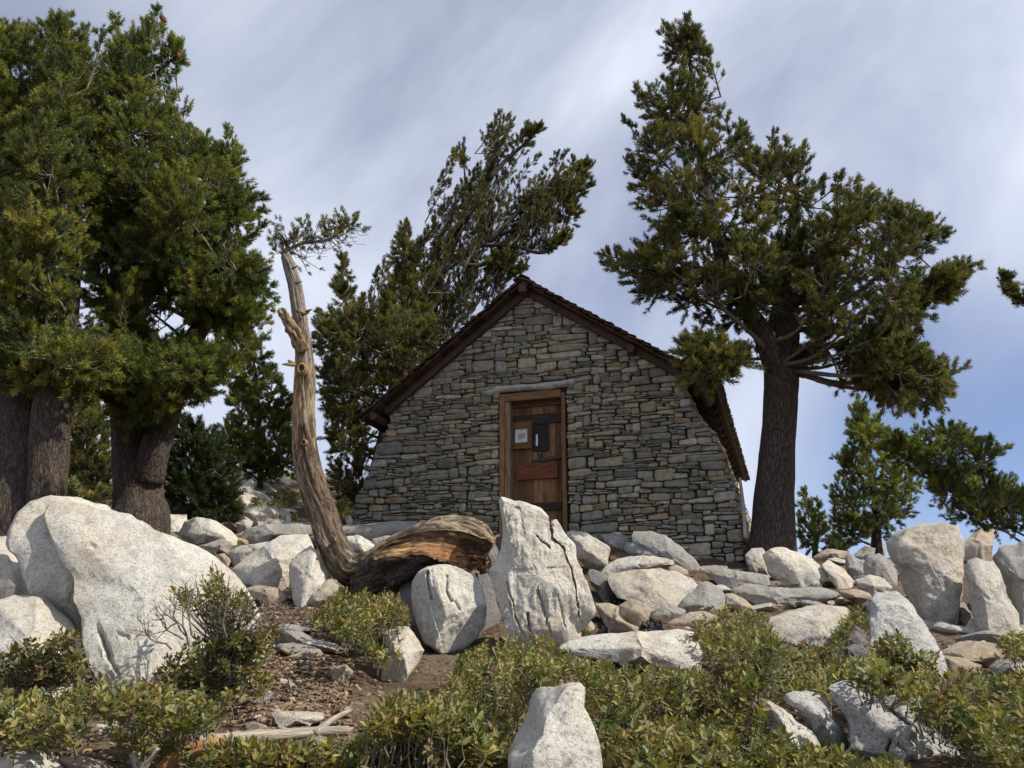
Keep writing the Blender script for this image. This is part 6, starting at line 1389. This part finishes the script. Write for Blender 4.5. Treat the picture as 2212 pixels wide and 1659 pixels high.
    for p, g, dr, low_ in stems:
        if rng.random() < .8:
            q = p - dr * .06; tw.add(p, q, .0018, .0024); gd = unit(g - q); l_ = min(np.linalg.norm(g - q), low_ * 1.15 if not Yr else 9); m_ = q + gd * l_ * .5 + rng.normal(size=3) * .012; tw.add(q, m_, .0024, .003); tw.add(m_, q + gd * l_, .003, .0035)
    for k in range(bare):
        p, g, dr, _l = stems[rng.integers(len(stems))]; e = p + dr * .06; tw.poly([g, (g + e) / 2 + rng.normal(size=3) * .03, e], .003, .0015)
    o = empty(name, tuple(np.array(Pp)[np.argmin(np.array(Pp)[:, 2])].tolist()), label, 'shrub', group)
    link('leaves', leaves_mesh('leaves', Pp, D, Nn, S, C), M['leaf'], o, False); tag(link('stems', tw.mesh('stems'), M['twig'], o), kind='stuff')
    print(label[:34], 'leaves', len(Pp)); return o
shrub('large low shrub filling the bottom centre left of the white boulder', [cv('c5', [(-20,1230),(60,1130),(120,990),(230,940),(330,900),(420,870),(520,845),(620,865),(690,920),(760,960),(800,1010),(800,1100),(700,1160),(560,1180),(520,1260),(470,1400),(420,1560),(420,1700),(-520,1760),(-480,1560),(-430,1400),(-330,1270),(-200,1200),(-120,1230)])], .38, 1)
shrub('broad olive shrub right of the bottom centre boulder', [cv('c5', [(800,1080),(830,1000),(920,985),(1000,1030),(1160,1040),(1300,1050),(1420,1085),(1530,1080),(1640,1140),(1700,1200),(1690,1350),(1750,1500),(1800,1700),(960,1720),(920,1500),(860,1330),(850,1200)])], .36, 2)
shrub('tall bright shrub in front of the broad pale slab at centre right', [cv('c6', [(100,760),(170,700),(300,640),(350,680),(450,660),(520,700),(590,760),(570,830),(640,860),(640,1000),(560,1160),(420,1180),(330,1120),(230,1050),(180,950),(100,860)])], .5, 3, dens=1.1)
shrub('band of olive shrub running below the rocks at right', [cv('c6', [(560,850),(700,860),(860,880),(960,910),(1100,950),(1250,960),(1400,1010),(1600,1000),(1640,1100),(1600,1200),(1420,1190),(1280,1200),(1100,1110),(950,1110),(900,1200),(760,1170),(680,1180),(620,1240),(520,1200),(500,1000)])], .34, 4)
shrub('large olive shrub filling the lower right corner', [cv('c6', [(1400,1190),(1500,1120),(1640,1090),(1720,1060),(1850,1040),(1950,1050),(2050,1060),(2200,1040),(2500,1050),(2850,1080),(2850,1750),(2080,1750),(1930,1590),(1780,1470),(1560,1330),(1440,1240)])], .34, 5)
shrub('leafy yellow green shrub at the bottom edge below the lichen rock', [cv('c6', [(0,1050),(120,1080),(250,1110),(420,1160),(500,1230),(560,1380),(700,1480),(850,1540),(900,1480),(1050,1560),(1150,1620),(1350,1600),(1500,1680),(1560,1760),(-60,1760)])], .36, 6, pal=LG + [(.25, .22, .07)])
shrub('round dense shrub in the centre left of the bright white rock', [cv('c7', [(560,1110),(640,1085),(720,1080),(780,1080),(860,1060),(900,1110),(960,1140),(1010,1190),(1050,1260),(1040,1330),(1060,1400),(1000,1440),(980,1530),(870,1560),(800,1500),(700,1440),(600,1400),(520,1330),(400,1320),(430,1230),(500,1150)])], .42, 7, dens=1.1)
shrub('leafy shrub with bare twigs growing up the face of the huge boulder', [cv('c3', [(1010,610),(1080,590),(1140,640),(1180,540),(1240,500),(1310,490),(1350,550),(1370,640),(1450,620),(1500,690),(1540,670),(1560,760),(1500,800),(1480,740),(1400,760),(1420,900),(1330,960),(1290,860),(1330,770),(1250,790),(1180,730),(1080,690)])], .5, 8, Yr=(4.25, 4.75), dens=.42, bare=90)
shrub('shrub under the right foot of the huge boulder at the edge of the soil', [cv('c3', [(1140,870),(1250,880),(1330,900),(1420,840),(1520,820),(1640,790),(1660,830),(1560,900),(1480,980),(1360,1010),(1230,1000)])], .22, 9, Yr=(4.25, 4.7), dens=.9, bare=60)
shrub('shrub hugging the lower right foot of the huge leaning slab', [cv('c3', [(900,1130),(950,1020),(1060,960),(1170,880),(1300,900),(1420,860),(1560,850),(1620,950),(1520,1060),(1350,1090),(1150,1170),(960,1190)])], .3, 24, Yr=(4.2, 4.65), dens=.55, bare=50)
shrub('olive shrub below the point of the huge boulder', [cv('c3', [(920,1100),(960,1010),(1080,960),(1200,930),(1260,990),(1280,1060),(1370,1030),(1480,1050),(1580,1110),(1600,1190),(1520,1200),(1440,1190),(1360,1240),(1320,1290),(1240,1350),(1180,1410),(1060,1400),(900,1390),(820,1300),(760,1220),(840,1150)])], .38, 10, hb=.0)
shrub('spreading shrub between the left edge shrub and the huge boulder point', [cv('c3', [(440,1120),(560,1095),(660,1100),(740,1150),(830,1160),(880,1200),(850,1290),(800,1330),(700,1310),(600,1300),(520,1260),(460,1180)])], .3, 11, dens=.9)
shrub('low leafy shrub in front of the dappled rock at bottom left', [cv('c3', [(640,1420),(800,1350),(950,1380),(1080,1440),(1130,1470),(1100,1560),(960,1560),(820,1540),(700,1500)])], .2, 12, dens=.55)
shrub('dense shrub at the left edge of the picture in sunlight', [cv('c3', [(-80,1130),(40,1130),(90,1180),(180,1230),(260,1190),(340,1210),(400,1200),(480,1240),(520,1330),(500,1400),(430,1430),(400,1530),(300,1510),(200,1500),(100,1520),(-80,1500)])], .36, 13)
shrub('dark shaded shrub at the left under the huge boulder', [cv('c3', [(-60,990),(40,960),(90,900),(170,880),(260,930),(320,850),(380,830),(480,870),(490,950),(540,1010),(560,1080),(480,1120),(380,1130),(220,1180),(60,1160),(-60,1130)])], .4, 14, Yr=(4.3, 4.7), dens=.55, dark=.55, bare=20)  # leaf colour darkened to carry the boulder's shadow
shrub('shrub in the bottom edge right of the broken root', [cv('c3', [(1170,1540),(1250,1500),(1340,1480),(1460,1490),(1560,1530),(1700,1510),(1800,1480),(1900,1500),(2060,1470),(2120,1500),(2120,1800),(1050,1800),(1100,1640)])], .26, 15, dens=.8)
shrub('small shrub against the right side of the dark shaded stone', [cv('c6', [(1040,700),(1080,660),(1130,640),(1190,670),(1200,760),(1170,800),(1100,770),(1030,860),(1010,900),(970,870),(1010,760)])], .3, 16, dens=.8)
shrub('small shrub growing at the foot of the tall leaning rock', [cv('c6', [(1275,850),(1300,800),(1370,790),(1420,810),(1430,860),(1450,930),(1400,980),(1460,960),(1560,930),(1620,960),(1640,1010),(1500,1040),(1300,1010),(1220,960),(1200,880),(1250,870)])], .3, 17, Yr=(4.5, 4.8), dens=.6)
shrub('small shrub at the right edge beside the flat tan slab', [cv('c6', [(1980,860),(2040,820),(2120,830),(2240,840),(2260,960),(2152,965),(2060,950),(2020,900)])], .3, 18)
shrub('patch of low green shrub between white rocks on the far slope', [cv('c2c', [(1480,1400),(1540,1385),(1640,1400),(1730,1400),(1750,1480),(1640,1500),(1520,1490),(1490,1470)])], .5, 19, dens=.9, size=.06)
shrub('lower patch of low shrub on the far slope beside the dead trunk', [cv('c2c', [(1590,1530),(1680,1545),(1760,1540),(1780,1600),(1700,1575),(1620,1590)])], .4, 20, size=.06)
shrub('low shrub behind the dead trunk at the left corner of the hut', [cv('c7', [(560,520),(640,470),(700,500),(690,580),(650,600),(620,620),(560,620)])], .5, 21, size=.055)
shrub('tiny tufted shrub at the foot of the tall white slab', [cv('c5', [(815,830),(850,810),(880,860),(870,890),(830,880)])], .1, 22, size=.03)
shrub('far green thicket between the thick trunks at left', [cv('c2c', [(360,1330),(430,1290),(560,1300),(670,1330),(670,1480),(360,1460)])], .6, 23, size=.07)
# bare twiggy shrub on the huge boulder's face
def bareshrub(label, roots, seed, crop, Y, spreadpx):
    rng = np.random.default_rng(seed); tw = Twigs()
    def grow(p, d, l, r, k):
        e = p + d * l; tw.poly([p, p + d * l * .5 + rng.normal(size=3) * l * .08, e], r, r * .7)
        if k == 0: return
        for _ in range(rng.integers(2, 4)): grow(e, unit(d + rng.normal(size=3) * .55 + np.array([0, 0, .12])), l * rng.uniform(.6, .85), r * .65, k - 1)
    for (x, y, dx_, dy_) in roots:
        q = cv(crop, [(x, y)])[0]; p = P(*q, Y); grow(p, unit([dx_, rng.uniform(-.1, .1), dy_]), .085, .0055, 4)
    o = link('bare_shrub', tw.mesh('bare_shrub'), M['twig']); recentre(o); return tag(o, label, 'shrub')
bareshrub('leafless grey twigs of a dead shrub in front of the huge boulder', [(1100,890,-.5,.6),(1080,900,-.8,.4),(1130,880,-.2,.9),(1010,960,-.7,.3),(1110,930,-.3,.7)], 5, 'c3', 4.15, 1)
bareshrub('tangle of bare grey stems right of the huge boulder foot', [(1400,900,.1,.9),(1480,900,.4,.8),(1340,900,-.3,.8),(1450,960,.5,.5),(1540,930,.3,.8)], 6, 'c3', 4.25, 1)
bareshrub('bare forked stem rising through the left shrubs', [(690,1400,-.2,.9),(690,1395,.5,.7)], 7, 'c3', 3.6, 1)
print('objects', len(bpy.data.objects))
